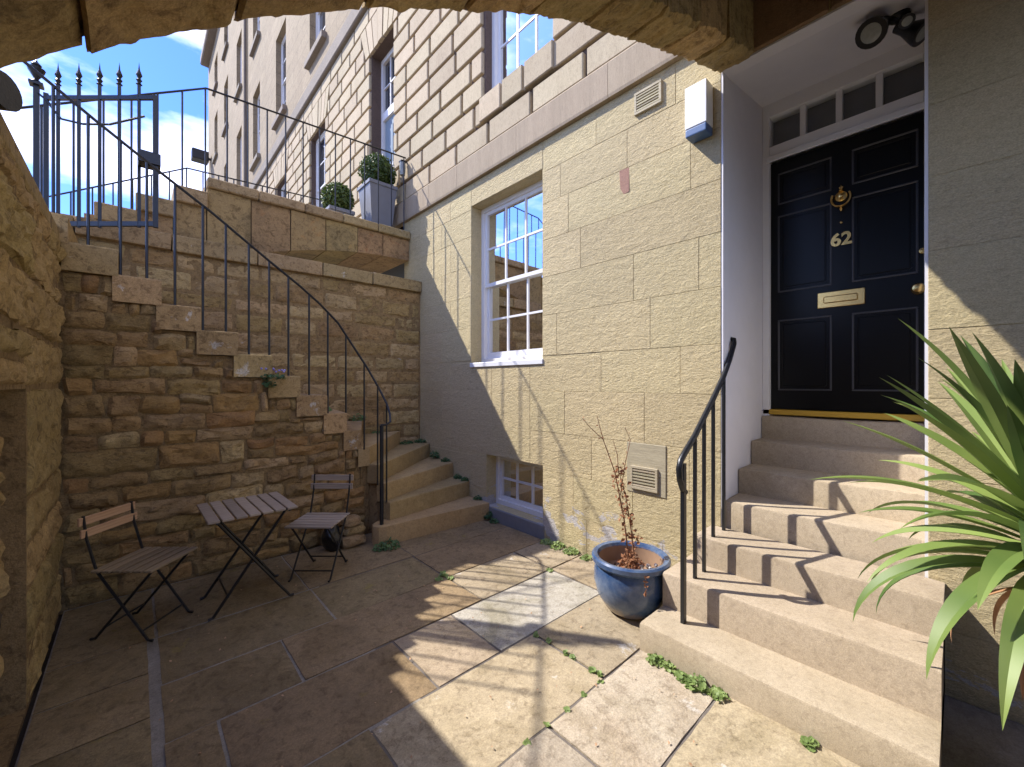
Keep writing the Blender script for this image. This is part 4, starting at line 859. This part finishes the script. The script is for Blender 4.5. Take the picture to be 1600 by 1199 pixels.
for _ in range(110):
    a, q = rr.uniform(0, 6.3), rr.uniform(0, .10); dleaf(dry, Vector((px_ + q * math.cos(a), py_ + q * math.sin(a), .27 + rr.uniform(0, .10) * (1 - q * 6))), rr.uniform(.02, .045), rr)
for _ in range(22): t = rr.random(); dleaf(dry, Vector((px_ - .15 - .03 * t, py_ - .19 - .02 * t, .36 - .12 * t)), rr.uniform(.012, .03), rr)
add('dried_leaves', dry, 'dry', pt)

# ------------------------------------------------------------ yucca in blue pot
yx, yy_ = 2.27, -.38
yu = thing('potted_yucca', 'green sword-leaved yucca in a blue pot right of the entrance steps', 'plant', (yx, yy_, 0))
add('pot', lathe(B(), [(.0, 0), (.14, 0), (.17, .05), (.215, .25), (.225, .42), (.215, .50), (.235, .515), (.24, .55), (.225, .56), (.20, .55), (.195, .47), (0, .465)], (yx, yy_, 0), 40, 'z', False), 'pot', yu, True)
add('soil', lathe(B(), [(.195, .472), (.0, .485)], (yx, yy_, 0), 20), 'soil', yu)
add('trunk', tube(B(), [(yx, yy_, .46), (yx - .01, yy_ + .06, .75), (yx - .06, yy_ + .20, 1.1)], .035, 10, .028), 'yuccastem', yu, True)
ry = random.Random(12)
def yleaf(base, az_, el, L, w, droop, seed, mat='yucca'):
    r = random.Random(seed); bm = B(); d = Vector((math.cos(az_), math.sin(az_), 0)); side = Vector((-d.y, d.x, 0)); n = 14; p = Vector(base); e = el; rings = []; tw = r.uniform(-.5, .5)
    for i in range(n + 1):
        t = i / n; ww = w * (.55 + .45 * min(1, t * 4)) * (1 - max(0, (t - .45) / .55) ** 1.7)
        dirv = d * math.cos(e) + Vector((0, 0, math.sin(e))); up = -d * math.sin(e) + Vector((0, 0, math.cos(e))); sd = side * math.cos(tw * t) + up * math.sin(tw * t); un = up * math.cos(tw * t) - side * math.sin(tw * t)
        rings.append([bm.verts.new(p - sd * ww + un * ww * .45), bm.verts.new(p), bm.verts.new(p + sd * ww + un * ww * .45)])
        p = p + dirv * (L / n); e -= droop / n * (.5 + 1.2 * t)
    for A, C in zip(rings, rings[1:]):
        for k in range(2): bm.faces.new((A[k], A[k + 1], C[k + 1], C[k]))
    add('leaf' if mat == 'yucca' else 'dead_leaf', bm, mat, yu, True)
top = Vector((yx - .06, yy_ + .20, 1.12))
for i in range(88):
    t = i / 87; az_ = i * 2.39996; el = 1.4 - 1.6 * t + ry.uniform(-.15, .15); L = ry.uniform(.42, .68); dr_ = ry.uniform(.1, .5) + (1.7 * max(0, t - .35))
    yleaf(top + Vector((math.cos(az_) * .02, math.sin(az_) * .02, 0.08 - .34 * t)), az_, el, L, ry.uniform(.025, .036), dr_, i)

for i in range(4): yleaf(top + Vector((0, 0, -.30)), i * 2.4 + .5, -.5, ry.uniform(.3, .45), .016, 1.2, 200 + i, 'dry')

# ------------------------------------------------------------ weeds in the joints
def weed(label, spots, mat, seed, flower=0):
    rr = random.Random(seed); bm = B()
    for (x, y, z, r, h, n) in spots:
        for _ in range(n):
            a, q = rr.uniform(0, 6.3), r * math.sqrt(rr.random()); p = Vector((x + q * math.cos(a), y + q * math.sin(a), z + h * rr.random() * (1 - .6 * q / r))); s = rr.uniform(.007, .016)
            nrm = Vector((rr.gauss(-.2, .45), rr.gauss(-.3, .45), 1)).normalized(); t = nrm.orthogonal().normalized(); t.rotate(Matrix.Rotation(rr.uniform(0, 6.3), 3, nrm)); b_ = nrm.cross(t)
            c = bm.verts.new(p - nrm * s * .15); ring = [bm.verts.new(p + (t * math.cos(k * 1.0472) + b_ * math.sin(k * 1.0472)) * s * (1 if k else .5)) for k in range(6)]
            for k in range(6): bm.faces.new((c, ring[k], ring[(k + 1) % 6]))
    o = thing('weed', label, 'weed', spots[0][:3]); add('foliage', bm, mat, o)
    if flower:
        fb = B(); x, y, z, r, h, n = spots[0]
        for _ in range(flower): bmesh.ops.create_icosphere(fb, subdivisions=1, radius=.010, matrix=Matrix.Translation((x + rr.uniform(-r, r), y - .02 + rr.uniform(-.02, .02), z + h + rr.uniform(-.01, .02))))
        add('flowers', fb, 'flower', o)
weed('leafy weed growing against the foot of the rounded bottom stair', [(1.70, 3.50, .0, .09, .10, 130), (1.62, 3.53, 0, .06, .07, 60)], 'weeddark', 1)
weed('mauve-flowered weed sprouting from the side of the stair wall', [(.86, 3.93, RZ * 9 - .03, .09, .07, 110), (.83, 3.93, RZ * 9 - .10, .05, .08, 50)], 'weeddark', 2, 9)
weed('ivy trailing down the wall corner beside the winding steps', [(2.86, 4.95, RZ * 4, .09, .07, 120), (2.65, 4.98, RZ * 4, .10, .05, 110), (2.86, 4.6, RZ * 3 + .02, .07, .10, 110), (2.86, 4.35, RZ * 3, .06, .06, 90), (2.87, 4.1, RZ * 2, .05, .07, 80), (2.87, 3.95, RZ * 2, .05, .05, 70), (2.87, 3.7, RZ, .05, .06, 70), (2.86, 3.5, .02, .05, .08, 80), (2.85, 3.4, 0, .05, .05, 60)], 'weeddark', 3)
weed('small plant tucked at the back of the upper winder step', [(2.0, 4.97, RZ * 6, .10, .10, 130), (2.25, 4.98, RZ * 5, .07, .04, 60)], 'weeddark', 4)
weed('little green tuft on a straight stair tread', [(1.42, 4.3, RZ * 7, .04, .06, 40)], 'weed', 5)
weed('low green weeds along the wall foot between window and pot', [(2.83, 2.62, 0, .06, .04, 80), (2.83, 2.48, 0, .07, .06, 120), (2.83, 2.32, 0, .07, .05, 120), (2.83, 2.15, 0, .05, .04, 70), (2.84, 2.0, 0, .04, .03, 40)], 'weed', 6)
weed('clover weed at the foot of the bottom door step, lobed clump', [(2.05, 1.10, 0, .045, .05, 70), (2.06, 1.03, 0, .035, .03, 40)], 'weed', 7)
weed('round-leaved weed at the foot of the bottom door step', [(2.04, .88, 0, .05, .06, 80), (2.05, .78, 0, .045, .04, 60), (2.05, .95, 0, .04, .03, 50)], 'weed', 8)
weed('tiny weed at the front edge of the bottom step near the yucca', [(2.05, .42, 0, .03, .03, 40)], 'weed', 9)
weed('small weeds strung along the paving joint between pot and pale slab', [(1.757 + .006 * math.sin(k * 5), 1.25 + .045 * k, -.004, .014, .018, 11) for k in (0, 1, 4, 5, 8, 10)] + [(1.20 + .13 * k, 1.221, -.004, .012, .010, 5) for k in range(5)], 'weed', 10)
weed('wispy green tuft in the shaded paving joint', [(1.77, 2.72, 0, .03, .03, 20), (1.775, 2.64, 0, .02, .02, 12), (1.70, 2.68, 0, .025, .015, 14)], 'weed', 11)
weed('small weed at the corner of the pale grey slab near the wall', [(2.44, 2.22, 0, .025, .02, 22)], 'weed', 12)
lt = B(); rr = random.Random(8)
for _ in range(170):
    x, y = rr.uniform(-.3, 2.8), rr.uniform(.3, 3.9)
    if x > 2.05 and y < 1.25: continue
    s = rr.uniform(.003, .009); a = rr.uniform(0, 6.3); c, d = math.cos(a) * s, math.sin(a) * s
    lt.faces.new([lt.verts.new(p) for p in ((x - c, y - d, .006), (x + d, y - c, .008), (x + c, y + d, .012), (x - d * .6, y + c * .6, .008))])
lo = add('leaf_litter', lt, 'wood_pale'); tag(lo, 'scattered dry leaf fragments on the paving', 'litter', kind='stuff')
